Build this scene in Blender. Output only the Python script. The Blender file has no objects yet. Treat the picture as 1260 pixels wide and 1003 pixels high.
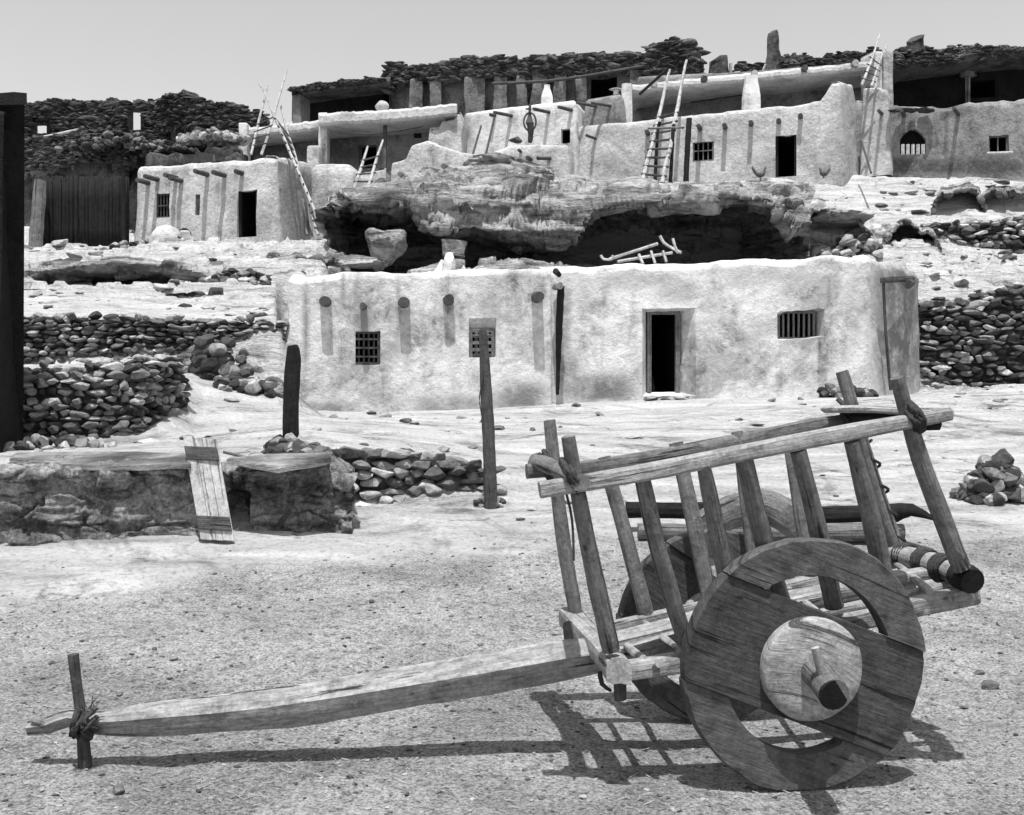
import bpy, math, random
import numpy as np
from mathutils import Vector
random.seed(7); RNG = np.random.default_rng(7)
SC = bpy.context.scene; COL = SC.collection

# ------------------------------------------------------------------ camera
FPX, CX, HY, EYE = 1300.0, 630.0, 490.0, 1.8        # focal length in photo pixels, centre column, horizon row, eye height
cam = bpy.data.cameras.new('camera'); co = bpy.data.objects.new('camera', cam); COL.objects.link(co)
co.location = (0, 0, EYE); co.rotation_euler = (math.radians(90), 0, 0)
cam.sensor_fit = 'HORIZONTAL'; cam.sensor_width = 36; cam.lens = 36 * FPX / 1260
cam.shift_y = (HY - 501.5) / 1260
cam.clip_start = 0.1; cam.clip_end = 3000
SC.camera = co
# ------------------------------------------------------------------ light
SUN_EL, SUN_AZ = math.radians(75), math.radians(184)   # azimuth clockwise from +Y: the sun stands behind the camera
w = bpy.data.worlds.new('World'); SC.world = w; w.use_nodes = True
nt = w.node_tree; nt.nodes.clear()
sky = nt.nodes.new('ShaderNodeTexSky'); sky.sky_type = 'NISHITA'; sky.sun_disc = False
sky.sun_elevation = SUN_EL; sky.sun_rotation = SUN_AZ; sky.dust_density = 7.0; sky.air_density = 1.0; sky.ozone_density = 1.0; sky.altitude = 1800
bw = nt.nodes.new('ShaderNodeSeparateColor'); bg = nt.nodes.new('ShaderNodeBackground'); wo = nt.nodes.new('ShaderNodeOutputWorld')   # blue-sensitive plate: grey value from the blue light of the sky
bg.inputs[1].default_value = 0.148
nt.links.new(sky.outputs[0], bw.inputs[0]); nt.links.new(bw.outputs[2], bg.inputs[0]); nt.links.new(bg.outputs[0], wo.inputs[0])
sl = bpy.data.lights.new('sun', 'SUN'); sl.energy = 5.0; sl.angle = math.radians(0.5); sl.color = (1, 1, 1)
so = bpy.data.objects.new('sun', sl); COL.objects.link(so)
sd = Vector((math.sin(SUN_AZ) * math.cos(SUN_EL), math.cos(SUN_AZ) * math.cos(SUN_EL), math.sin(SUN_EL)))
so.rotation_euler = (-sd).to_track_quat('-Z', 'Y').to_euler(); so.location = (0, -5, 30)
SC.view_settings.view_transform = 'Standard'; SC.view_settings.look = 'None'
SC.view_settings.exposure = 0.25; SC.view_settings.gamma = 1
SC.render.engine = 'CYCLES'; SC.cycles.max_bounces = 6

# ------------------------------------------------------------------ noise
def _h(ix, iy, iz, s):
    n = (ix * 374761393 + iy * 668265263 + iz * 2147483647 + s * 974711) & 0xffffffff
    n = ((n ^ (n >> 13)) * 1274126177) & 0xffffffff
    n = (n ^ (n >> 16)) & 0xffff
    return n / 32767.5 - 1.0
def vnoise(p, s=0):
    p = np.asarray(p, float); i = np.floor(p).astype(np.int64); f = p - i; f = f * f * (3 - 2 * f)
    r = 0
    for dx in (0, 1):
        for dy in (0, 1):
            for dz in (0, 1):
                wgt = (f[..., 0] if dx else 1 - f[..., 0]) * (f[..., 1] if dy else 1 - f[..., 1]) * (f[..., 2] if dz else 1 - f[..., 2])
                r = r + wgt * _h(i[..., 0] + dx, i[..., 1] + dy, i[..., 2] + dz, s)
    return r
def fbm(p, s=0, o=4, g=0.5):
    p = np.asarray(p, float); a = 1; r = 0; t = 0
    for k in range(o):
        r = r + a * vnoise(p * 2 ** k, s + k * 17); t += a; a *= g
    return r / t
def worley(p, s=0):
    """distance to the crack between two cells, and a random value for the cell"""
    p = np.asarray(p, float); i = np.floor(p).astype(np.int64); f1 = np.full(p.shape[:-1], 9.); f2 = f1.copy(); cid = f1 * 0
    for dx in (-1, 0, 1):
        for dy in (-1, 0, 1):
            for dz in (-1, 0, 1):
                c = i + np.array([dx, dy, dz]); a = [(_h(c[..., 0], c[..., 1], c[..., 2], s + k) + 1) / 2 for k in (1, 2, 3)]
                q = c + np.stack(a, -1); d = np.linalg.norm(q - p, axis=-1); v = _h(c[..., 0], c[..., 1], c[..., 2], s + 7)
                m = d < f1; f2 = np.where(m, f1, np.minimum(f2, d)); cid = np.where(m, v, cid); f1 = np.where(m, d, f1)
    return f2 - f1, cid
def sstep(a, b, x):
    t = np.clip((x - a) / (b - a), 0, 1); return t * t * (3 - 2 * t)

# ------------------------------------------------------------------ from photo pixels to points in the place
def P(px, py, d): return np.array([(px - CX) / FPX * d, d, EYE + (HY - py) / FPX * d])
def XY(px, d): return np.array([(px - CX) / FPX * d, d])
def Zat(py, d): return EYE + (HY - py) / FPX * d

# ------------------------------------------------------------------ materials
MATS = {}
def newmat(name, rough=0.95):
    m = bpy.data.materials.new(name); m.use_nodes = True; t = m.node_tree
    b = t.nodes['Principled BSDF']; b.inputs['Roughness'].default_value = rough
    b.inputs['Specular IOR Level'].default_value = 0.15
    MATS[name] = m; return m, t, b
def N(t, k, **kw):
    n = t.nodes.new(k)
    for a, v in kw.items():
        if a.startswith('i_'): n.inputs[a[2:].replace('_', ' ')].default_value = v
        else: setattr(n, a, v)
    return n
def coords(t, scale=(1, 1, 1), kind='Object', rot=(0, 0, 0)):
    c = N(t, 'ShaderNodeTexCoord'); mp = N(t, 'ShaderNodeMapping')
    mp.inputs['Scale'].default_value = scale; mp.inputs['Rotation'].default_value = rot
    t.links.new(c.outputs[kind], mp.inputs[0]); return mp.outputs[0]
def noise(t, vec, sc, det=5, rough=0.6, dist=0.0):
    n = N(t, 'ShaderNodeTexNoise'); n.inputs['Scale'].default_value = sc; n.inputs['Detail'].default_value = det
    n.inputs['Roughness'].default_value = rough; n.inputs['Distortion'].default_value = dist
    t.links.new(vec, n.inputs['Vector']); return n.outputs['Fac']
def ramp(t, fac, stops):
    r = N(t, 'ShaderNodeValToRGB'); e = r.color_ramp.elements
    while len(e) < len(stops): e.new(0.5)
    for k, (p, v) in enumerate(stops): e[k].position = p; e[k].color = (v, v, v, 1)
    t.links.new(fac, r.inputs[0]); return r.outputs[0]
def math_(t, op, a, b, clamp=False):
    n = N(t, 'ShaderNodeMath', operation=op, use_clamp=clamp)
    for k, v in enumerate((a, b)):
        if isinstance(v, (int, float)): n.inputs[k].default_value = v
        else: t.links.new(v, n.inputs[k])
    return n.outputs[0]
def mixv(t, fac, a, b):
    n = N(t, 'ShaderNodeMix'); n.data_type = 'FLOAT'
    for k, v in ((0, fac), (2, a), (3, b)):
        if isinstance(v, (int, float)): n.inputs[k].default_value = v
        else: t.links.new(v, n.inputs[k])
    return n.outputs[0]
def bump(t, b, h, strength, dist):
    n = N(t, 'ShaderNodeBump'); n.inputs['Strength'].default_value = strength; n.inputs['Distance'].default_value = dist
    t.links.new(h, n.inputs['Height']); t.links.new(n.outputs[0], b.inputs['Normal'])
def attr(t, name):
    n = N(t, 'ShaderNodeAttribute'); n.attribute_name = name; return n.outputs['Fac']

def adobe_mat(name, light, dark, patch=0.5, fine=0.35, bdist=0.03):
    m, t, b = newmat(name); v = coords(t)
    n1 = ramp(t, noise(t, v, 0.7, 9, 0.72, 0.3), [(0.46, 0), (0.6, 1)])
    n2 = ramp(t, noise(t, v, 2.1, 9, 0.78, 0.5), [(0.52, 0), (0.6, 1)]); vd = coords(t, (1.7, 1.7, 0.16)); n5 = ramp(t, noise(t, vd, 1.5, 6, 0.6, 0.2), [(0.56, 0), (0.68, 1)])
    n3 = noise(t, v, 11, 6, 0.75); n4 = noise(t, v, 60, 3, 0.7)
    st = attr(t, 'stain')  # wall wear, plus shade painted on some side walls, porch and recesses
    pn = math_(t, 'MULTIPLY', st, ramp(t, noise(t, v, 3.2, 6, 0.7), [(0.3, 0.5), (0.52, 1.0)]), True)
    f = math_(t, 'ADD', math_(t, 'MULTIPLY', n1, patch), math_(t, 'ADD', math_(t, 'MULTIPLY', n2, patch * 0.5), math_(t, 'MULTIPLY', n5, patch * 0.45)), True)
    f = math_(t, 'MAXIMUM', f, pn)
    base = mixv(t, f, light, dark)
    g = ramp(t, n3, [(0.3, 1 - fine), (0.62, 1.0)]); g2 = ramp(t, n4, [(0.25, 1 - fine * 0.8), (0.5, 1.0)])
    c = math_(t, 'MULTIPLY', math_(t, 'MULTIPLY', base, g), g2)
    t.links.new(c, b.inputs['Base Color'])
    hh = math_(t, 'ADD', math_(t, 'MULTIPLY', n3, 1.0), math_(t, 'MULTIPLY', noise(t, v, 3.5, 4, 0.6), 1.6))
    hh = math_(t, 'ADD', hh, math_(t, 'MULTIPLY', n4, 0.25))
    bump(t, b, hh, 0.8, bdist)
    return m
adobe_mat('whitewashed_adobe', 0.76, 0.17, 0.6, 0.2, 0.035)
adobe_mat('pale_adobe', 0.64, 0.24, 0.55, 0.35, 0.06)
adobe_mat('grey_adobe', 0.34, 0.10, 0.7, 0.4, 0.06)
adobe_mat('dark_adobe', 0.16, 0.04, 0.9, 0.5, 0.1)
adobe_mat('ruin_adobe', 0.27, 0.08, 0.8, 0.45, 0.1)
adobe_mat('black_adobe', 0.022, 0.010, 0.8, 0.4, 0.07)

def rock_mat(name, light, dark, str_scale=3.0, bd=0.08):
    m, t, b = newmat(name); v = coords(t); vs = coords(t, (0.5, 0.5, str_scale), rot=(0.05, 0.08, 0))
    n1 = noise(t, vs, 1.1, 8, 0.65, 0.8); n2 = noise(t, v, 8, 6, 0.7); n3 = noise(t, v, 0.5, 5, 0.6, 1.0)
    c = ramp(t, n1, [(0.34, dark), (0.45, light * 0.5), (0.54, light * .9), (0.65, light)])
    c = math_(t, 'MULTIPLY', c, ramp(t, n3, [(0.38, 0.6), (0.52, 1.0)]))
    c = math_(t, 'MULTIPLY', c, ramp(t, n2, [(0.3, 0.6), (0.55, 1.05)]))
    t.links.new(c, b.inputs['Base Color'])
    bump(t, b, math_(t, 'ADD', math_(t, 'MULTIPLY', n1, 2.0), n2), 1.0, bd)
    return m
rock_mat('sandstone', 0.52, 0.10, 3.4, 0.14)
rock_mat('dark_sandstone', 0.34, 0.05, 1.2, 0.1)

def pitted_mat():
    m, t, b = newmat('pitted_rock'); v = coords(t); n1 = noise(t, v, 3.0, 9, 0.75, 0.6); n2 = noise(t, v, 26, 7, 0.8, 0.3); n3 = noise(t, v, 1.1, 5, 0.6, 1.0)
    c = ramp(t, n1, [(0.34, 0.10), (0.46, 0.27), (0.58, 0.48)]); c = math_(t, 'MULTIPLY', c, ramp(t, n2, [(0.34, 0.3), (0.5, 1.0), (0.62, 1.5)])); c = math_(t, 'MULTIPLY', c, ramp(t, n3, [(0.4, 0.5), (0.58, 1.15)]))
    t.links.new(c, b.inputs['Base Color']); bump(t, b, math_(t, 'ADD', math_(t, 'MULTIPLY', n1, 2.0), n2), 1.0, 0.06)
pitted_mat()
def stone_mat(name, k=1.0):
    m, t, b = newmat(name); v = coords(t); n = noise(t, v, 14, 6, 0.7); n2 = noise(t, v, 4, 4, 0.6)
    c = math_(t, 'MULTIPLY', math_(t, 'MULTIPLY', attr(t, 'tone'), k), ramp(t, n, [(0.3, 0.5), (0.6, 1.1)]))
    c = math_(t, 'MULTIPLY', c, ramp(t, n2, [(0.35, 0.65), (0.6, 1.1)]))
    t.links.new(c, b.inputs['Base Color']); bump(t, b, n, 0.8, 0.03); return m
stone_mat('stone')

def wood_mat(name, light, dark, crack=0.5, bd=0.01, fine=60):
    m, t, b = newmat(name, 0.85); v = coords(t, (5.0, fine * 1.5, 1), 'UV')
    n1 = noise(t, v, 1.0, 7, 0.72, 0.15); v2 = coords(t, (0.7, 22, 1), 'UV'); n2 = noise(t, v2, 1.0, 7, 0.68, 0.5)
    vo = coords(t); n3 = noise(t, vo, 7, 8, 0.75, 0.4); n4 = noise(t, vo, 45, 4, 0.7); vk = coords(t, (5.5, 14, 1), 'UV')
    kn = N(t, 'ShaderNodeTexVoronoi'); kn.inputs['Scale'].default_value = 0.7; t.links.new(vk, kn.inputs['Vector']); knot = ramp(t, kn.outputs['Distance'], [(0.03, 0.35), (0.09, 1.0)])
    c = mixv(t, ramp(t, n1, [(0.3, 0), (0.7, 1)]), dark, light)
    crk = ramp(t, n2, [(0.37, 1 - crack), (0.40, 1.0)])
    c = math_(t, 'MULTIPLY', c, crk); c = math_(t, 'MULTIPLY', c, knot)
    c = math_(t, 'MULTIPLY', c, ramp(t, n3, [(0.32, 0.45), (0.5, 0.95), (0.68, 1.2)]))
    c = math_(t, 'MULTIPLY', c, ramp(t, n4, [(0.3, 0.7), (0.6, 1.1)]))
    t.links.new(c, b.inputs['Base Color'])
    hh = math_(t, 'ADD', n1, math_(t, 'MULTIPLY', ramp(t, n2, [(0.37, 0), (0.41, 1)]), 1.8)); hh = math_(t, 'ADD', hh, math_(t, 'MULTIPLY', n3, 1.5))
    bump(t, b, hh, 1.0, bd * 1.2)
    return m
wood_mat('weathered_wood', 0.50, 0.24, 0.75, 0.012)
wood_mat('pale_wood', 0.55, 0.36, 0.5, 0.008)
wood_mat('pole_wood', 0.48, 0.17, 0.8, 0.014)
wood_mat('grey_wood', 0.25, 0.11, 0.7, 0.012)
wood_mat('dark_wood', 0.13, 0.045, 0.6, 0.012)
wood_mat('wheel_board', 0.10, 0.035, 0.8, 0.006, 34)
wood_mat('wheel_rim', 0.14, 0.06, 0.75, 0.006, 34)
wood_mat('hub_wood', 0.50, 0.2, 0.75, 0.008, 26)
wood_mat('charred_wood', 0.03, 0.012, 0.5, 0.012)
wood_mat('white_board', 0.55, 0.36, 0.5, 0.006, 90)
def plain(name, a, c):
    m, t, b = newmat(name); n = noise(t, coords(t), 25, 5, 0.7)
    t.links.new(ramp(t, n, [(0.3, a), (0.7, c)]), b.inputs['Base Color']); bump(t, b, n, 0.8, 0.02)
plain('rawhide', 0.02, 0.07); plain('iron', 0.02, 0.06); plain('feathers', 0.05, 0.16); plain('inside_shade', 0.006, 0.012)  # the near-black inside colour stands for shade in unlit openings
plain('clay_soil', 0.10, 0.24)

def ground_mat():
    m, t, b = newmat('ground'); v = coords(t); msk = attr(t, 'bedrock')
    fine = noise(t, v, 55, 6, 0.8); mid = noise(t, v, 14, 6, 0.75); big = noise(t, v, 0.9, 5, 0.6, 0.5)
    grav = ramp(t, fine, [(0.36, 0.07), (0.44, 0.26), (0.54, 0.46), (0.66, 0.68)])
    grav = math_(t, 'MULTIPLY', grav, ramp(t, mid, [(0.34, 0.45), (0.5, 1.0), (0.7, 1.15)]))
    grav = math_(t, 'MULTIPLY', grav, ramp(t, big, [(0.38, 0.68), (0.6, 1.08)]))
    # bedrock: pale, creased, with darker weathered patches and thin cracks
    vs = coords(t, (0.6, 1.5, 3.0), rot=(0, 0.05, 0.2)); s1 = noise(t, vs, 1.3, 9, 0.7, 1.2)
    br = ramp(t, s1, [(0.34, 0.26), (0.42, 0.48), (0.52, 0.56), (0.7, 0.60)])
    br = math_(t, 'MULTIPLY', br, ramp(t, noise(t, v, 22, 6, 0.75), [(0.3, 0.6), (0.48, 1.0), (0.7, 1.08)]))
    br = math_(t, 'MULTIPLY', br, ramp(t, mid, [(0.32, 0.55), (0.46, 1.0)]))
    br = math_(t, 'MULTIPLY', br, ramp(t, noise(t, v, 0.55, 6, 0.7, 1.4), [(0.34, 0.45), (0.46, 1.0)]))
    vo = N(t, 'ShaderNodeTexVoronoi'); vo.feature = 'DISTANCE_TO_EDGE'; vo.inputs['Scale'].default_value = 0.55
    wv = N(t, 'ShaderNodeVectorMath', operation='ADD'); nz = N(t, 'ShaderNodeTexNoise'); nz.inputs['Scale'].default_value = 1.6; nz.inputs['Detail'].default_value = 6
    t.links.new(v, nz.inputs['Vector']); t.links.new(coords(t, (0.6, 1.3, 1)), wv.inputs[0]); t.links.new(nz.outputs['Color'], wv.inputs[1]); t.links.new(wv.outputs[0], vo.inputs['Vector'])
    crk = ramp(t, vo.outputs['Distance'], [(0.0, 0.35), (0.012, 0.9), (0.03, 1.0)])
    crk = mixv(t, ramp(t, noise(t, v, 0.7, 3, 0.5), [(0.45, 0), (0.55, 1)]), crk, 1.0)
    br = math_(t, 'MULTIPLY', br, crk)
    c = mixv(t, msk, grav, br); t.links.new(c, b.inputs['Base Color'])
    hg = math_(t, 'ADD', math_(t, 'MULTIPLY', fine, 0.5), math_(t, 'MULTIPLY', mid, 1.2))
    hb = math_(t, 'ADD', math_(t, 'MULTIPLY', s1, 5.0), mid)
    bump(t, b, mixv(t, msk, hg, hb), 1.0, 0.045)
ground_mat()

# ------------------------------------------------------------------ mesh helpers
def mesh_obj(name, V, F, mat, parent=None, uv=None, smooth=False, attrs=None, origin=None):
    V = np.asarray(V, float)
    if parent is not None: V = V - np.array(parent['_o'])
    elif origin is not None: V = V - np.asarray(origin, float)
    me = bpy.data.meshes.new(name)
    me.from_pydata([tuple(v) for v in V], [], [tuple(int(i) for i in f) for f in F])
    if uv is not None:
        l = me.uv_layers.new(name='UVMap'); l.data.foreach_set('uv', np.asarray(uv, np.float32).ravel())
    for k, a in (attrs or {}).items():
        at = me.attributes.new(k, 'FLOAT', 'POINT'); at.data.foreach_set('value', np.asarray(a, np.float32))
    if mat: me.materials.append(MATS[mat])
    if smooth: me.polygons.foreach_set('use_smooth', [True] * len(me.polygons))
    me.update()
    o = bpy.data.objects.new(name, me); COL.objects.link(o)
    if parent is not None:
        o.parent = parent; o['_o'] = list(parent['_o'])
    else:
        oo = [0, 0, 0] if origin is None else [float(q) for q in origin]
        o['_o'] = oo; o.location = oo
    return o
def tag(o, label=None, cat=None, group=None, kind=None):
    if label: o['label'] = label
    if cat: o['category'] = cat
    if group: o['group'] = group
    if kind: o['kind'] = kind
    return o
def thing(name, label, cat, loc, group=None):
    o = bpy.data.objects.new(name, None); COL.objects.link(o); o.location = [float(q) for q in loc]; o['_o'] = [float(q) for q in loc]
    o.empty_display_size = 0.2
    return tag(o, label, cat, group)

class MB:
    def __init__(s): s.V = []; s.F = []; s.UV = []; s.n = 0; s.A = {}
    def add(s, V, F, UV=None, **at):
        s.V.append(np.asarray(V, float)); off = s.n
        for f in F: s.F.append([i + off for i in f])
        if UV is None: UV = [(0, 0)] * sum(len(f) for f in F)
        s.UV.append(np.asarray(UV, float).reshape(-1, 2))
        for k, v in at.items(): s.A.setdefault(k, []).append(np.full(len(V), v) if np.isscalar(v) else np.asarray(v))
        s.n += len(V)
    def obj(s, name, mat, parent=None, smooth=False, origin=None):
        return mesh_obj(name, np.concatenate(s.V), s.F, mat, parent, np.concatenate(s.UV), smooth, {k: np.concatenate(v) for k, v in s.A.items()}, origin)

def unit(a): a = np.asarray(a, float); return a / (np.linalg.norm(a) + 1e-12)
def resample(pts, rad, step):
    pts = [np.asarray(p, float) for p in pts]; O = [pts[0]]; R = [rad[0]]
    # catmull-rom
    for i in range(len(pts) - 1):
        p0 = pts[max(i - 1, 0)]; p1 = pts[i]; p2 = pts[i + 1]; p3 = pts[min(i + 2, len(pts) - 1)]
        n = max(2, int(np.linalg.norm(p2 - p1) / step))
        for k in range(1, n + 1):
            t = k / n
            q = 0.5 * ((2 * p1) + (-p0 + p2) * t + (2 * p0 - 5 * p1 + 4 * p2 - p3) * t * t + (-p0 + 3 * p1 - 3 * p2 + p3) * t ** 3)
            O.append(q); R.append(np.asarray(rad[i]) * (1 - t) + np.asarray(rad[i + 1]) * t)
    return np.array(O), R
def tube(mb, pts, rad, sides=10, step=0.08, rough=0.06, square=0.0, up=(0, 0, 1), seed=None, bend=0.0, nf=9.0):
    """limb along pts; rad scalar/list (or (wide, tall) pairs); square: 0 round .. 1 boxy"""
    if np.isscalar(rad): rad = [rad] * len(pts)
    seed = random.randint(0, 9999) if seed is None else seed
    C, R = resample(pts, rad, step); n = len(C); V = []; UV = []; L = 0
    for i in range(n):
        T = unit(C[min(i + 1, n - 1)] - C[max(i - 1, 0)]); A = unit(np.cross(T, up) + 1e-9); B = unit(np.cross(A, T))
        c = C[i]
        if bend: c = c + bend * (A * vnoise(np.array([i * step * 1.3, seed, 1.0]), 3) + B * vnoise(np.array([i * step * 1.3, seed, 9.0]), 4))
        r = R[i]; rx, ry = (r if np.ndim(r) else (r, r))
        for k in range(sides):
            th = 2 * math.pi * (k + 0.5) / sides; cx, sy = math.cos(th), math.sin(th)
            if square:
                q = max(abs(cx), abs(sy)); f = (1 - square) + square / q * 0.93
                cx *= f; sy *= f
            k_ = 1 + rough * float(vnoise(np.array([i * step * nf * 0.3, math.cos(th) * 1.7 + seed, math.sin(th) * 1.7]), seed & 63)) + rough * 0.5 * float(vnoise(np.array([i * step * nf, cx * 3 + seed, sy * 3]), 5))
            V.append(c + A * rx * cx * k_ + B * ry * sy * k_)
    F = []; uo = random.random() * 20; per = 2 * math.pi * (np.max(R[0]))
    for i in range(n - 1):
        for k in range(sides):
            k2 = (k + 1) % sides
            F.append([i * sides + k, (i + 1) * sides + k, (i + 1) * sides + k2, i * sides + k2])
            u0, u1 = uo + i * step, uo + (i + 1) * step; v0, v1 = k / sides * per + uo, (k + 1) / sides * per + uo
            UV += [(u0, v0), (u1, v0), (u1, v1), (u0, v1)]
    F.append([k for k in range(sides)]); UV += [(uo + .3 * V[k][0], uo + 2 * V[k][2]) for k in range(sides)]
    F.append([(n - 1) * sides + k for k in range(sides)][::-1]); UV += [(uo, uo)] * sides
    mb.add(V, F, UV)
def limb(name, pts, rad, mat, parent=None, **k):
    smooth = k.pop('smooth', k.get('square', 0) < 0.5)
    origin = k.pop('origin', pts[0] if parent is None else None)
    mb = MB(); tube(mb, pts, rad, **k); o = mb.obj(name, mat, parent, smooth, origin=origin)
    if smooth: o.data.set_sharp_from_angle(angle=math.radians(48))
    return o
def boxv(c, ex, ey, ez):
    c = np.asarray(c, float); ex = np.asarray(ex, float); ey = np.asarray(ey, float); ez = np.asarray(ez, float)
    V = [c + sx * ex + sy * ey + sz * ez for sx in (-1, 1) for sy in (-1, 1) for sz in (-1, 1)]
    F = [[0, 1, 3, 2], [4, 6, 7, 5], [0, 4, 5, 1], [2, 3, 7, 6], [0, 2, 6, 4], [1, 5, 7, 3]]
    UV = []
    le = [2 * np.linalg.norm(e) for e in (ex, ey, ez)]
    m = int(np.argmax(le)); o = random.random() * 9
    for f in F:
        for i in f:
            s = ((i >> 2) & 1, (i >> 1) & 1, i & 1)
            oth = [k for k in range(3) if k != m]
            UV.append((o + s[m] * le[m], o + s[oth[0]] * le[oth[0]] + s[oth[1]] * le[oth[1]]))
    return V, F, UV
def bevel(o, wdt=0.01, seg=2):
    m = o.modifiers.new('bevel', 'BEVEL'); m.width = wdt; m.segments = seg; m.limit_method = 'ANGLE'; return o

# icosphere templates for chiselled stones
def ico(sub):
    t = (1 + 5 ** .5) / 2
    V = [unit(v) for v in [(-1, t, 0), (1, t, 0), (-1, -t, 0), (1, -t, 0), (0, -1, t), (0, 1, t), (0, -1, -t), (0, 1, -t), (t, 0, -1), (t, 0, 1), (-t, 0, -1), (-t, 0, 1)]]
    F = [(0, 11, 5), (0, 5, 1), (0, 1, 7), (0, 7, 10), (0, 10, 11), (1, 5, 9), (5, 11, 4), (11, 10, 2), (10, 7, 6), (7, 1, 8), (3, 9, 4), (3, 4, 2), (3, 2, 6), (3, 6, 8), (3, 8, 9), (4, 9, 5), (2, 4, 11), (6, 2, 10), (8, 6, 7), (9, 8, 1)]
    for _ in range(sub):
        c = {}; F2 = []
        def mid(a, b):
            k = (min(a, b), max(a, b))
            if k not in c: V.append(unit(V[a] + V[b])); c[k] = len(V) - 1
            return c[k]
        for a, b, d in F:
            x, y, z = mid(a, b), mid(b, d), mid(d, a); F2 += [(a, x, z), (b, y, x), (d, z, y), (x, y, z)]
        F = F2
    return np.array(V), F
ICO = {k: ico(k) for k in (0, 1, 2, 3, 5)}
def stone_shape(sub, cuts=9, rough=0.06, seed=0):
    r = np.random.default_rng(seed); V = ICO[sub][0].copy()
    for _ in range(cuts):
        n = unit(r.normal(size=3)); d = r.uniform(.42, .82); e = np.maximum(0, V @ n - d); V -= e[:, None] * n * 0.95
    V += V * (rough * fbm(V * 2.2 + seed * 3.1, seed, 3))[:, None]
    return V
SHAPES = {s: [stone_shape(s, 13, 0.10, 100 * s + k) for k in range(14)] for s in (0, 1, 2)}
def rotm(a, b, c):
    ca, sa, cb, sb, cc, sc = math.cos(a), math.sin(a), math.cos(b), math.sin(b), math.cos(c), math.sin(c)
    return np.array([[cc, -sc, 0], [sc, cc, 0], [0, 0, 1]]) @ np.array([[cb, 0, sb], [0, 1, 0], [-sb, 0, cb]]) @ np.array([[1, 0, 0], [0, ca, -sa], [0, sa, ca]])
def put_stone(mb, c, dims, sub=2, yaw=0.0, tilt=0.25, tone=None):
    V = random.choice(SHAPES[sub]); V = V @ rotm(random.uniform(0, 6.3), random.uniform(0, 6.3), random.uniform(0, 6.3)).T
    V = V * np.asarray(dims); V = V @ rotm(random.uniform(-tilt, tilt), random.uniform(-tilt, tilt), yaw + random.uniform(-.3, .3)).T
    tone = random.choice((0.06, 0.1, 0.16, 0.22, 0.3, 0.4)) if tone is None else tone
    mb.add(V + np.asarray(c), ICO[sub][1], tone=tone)

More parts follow.
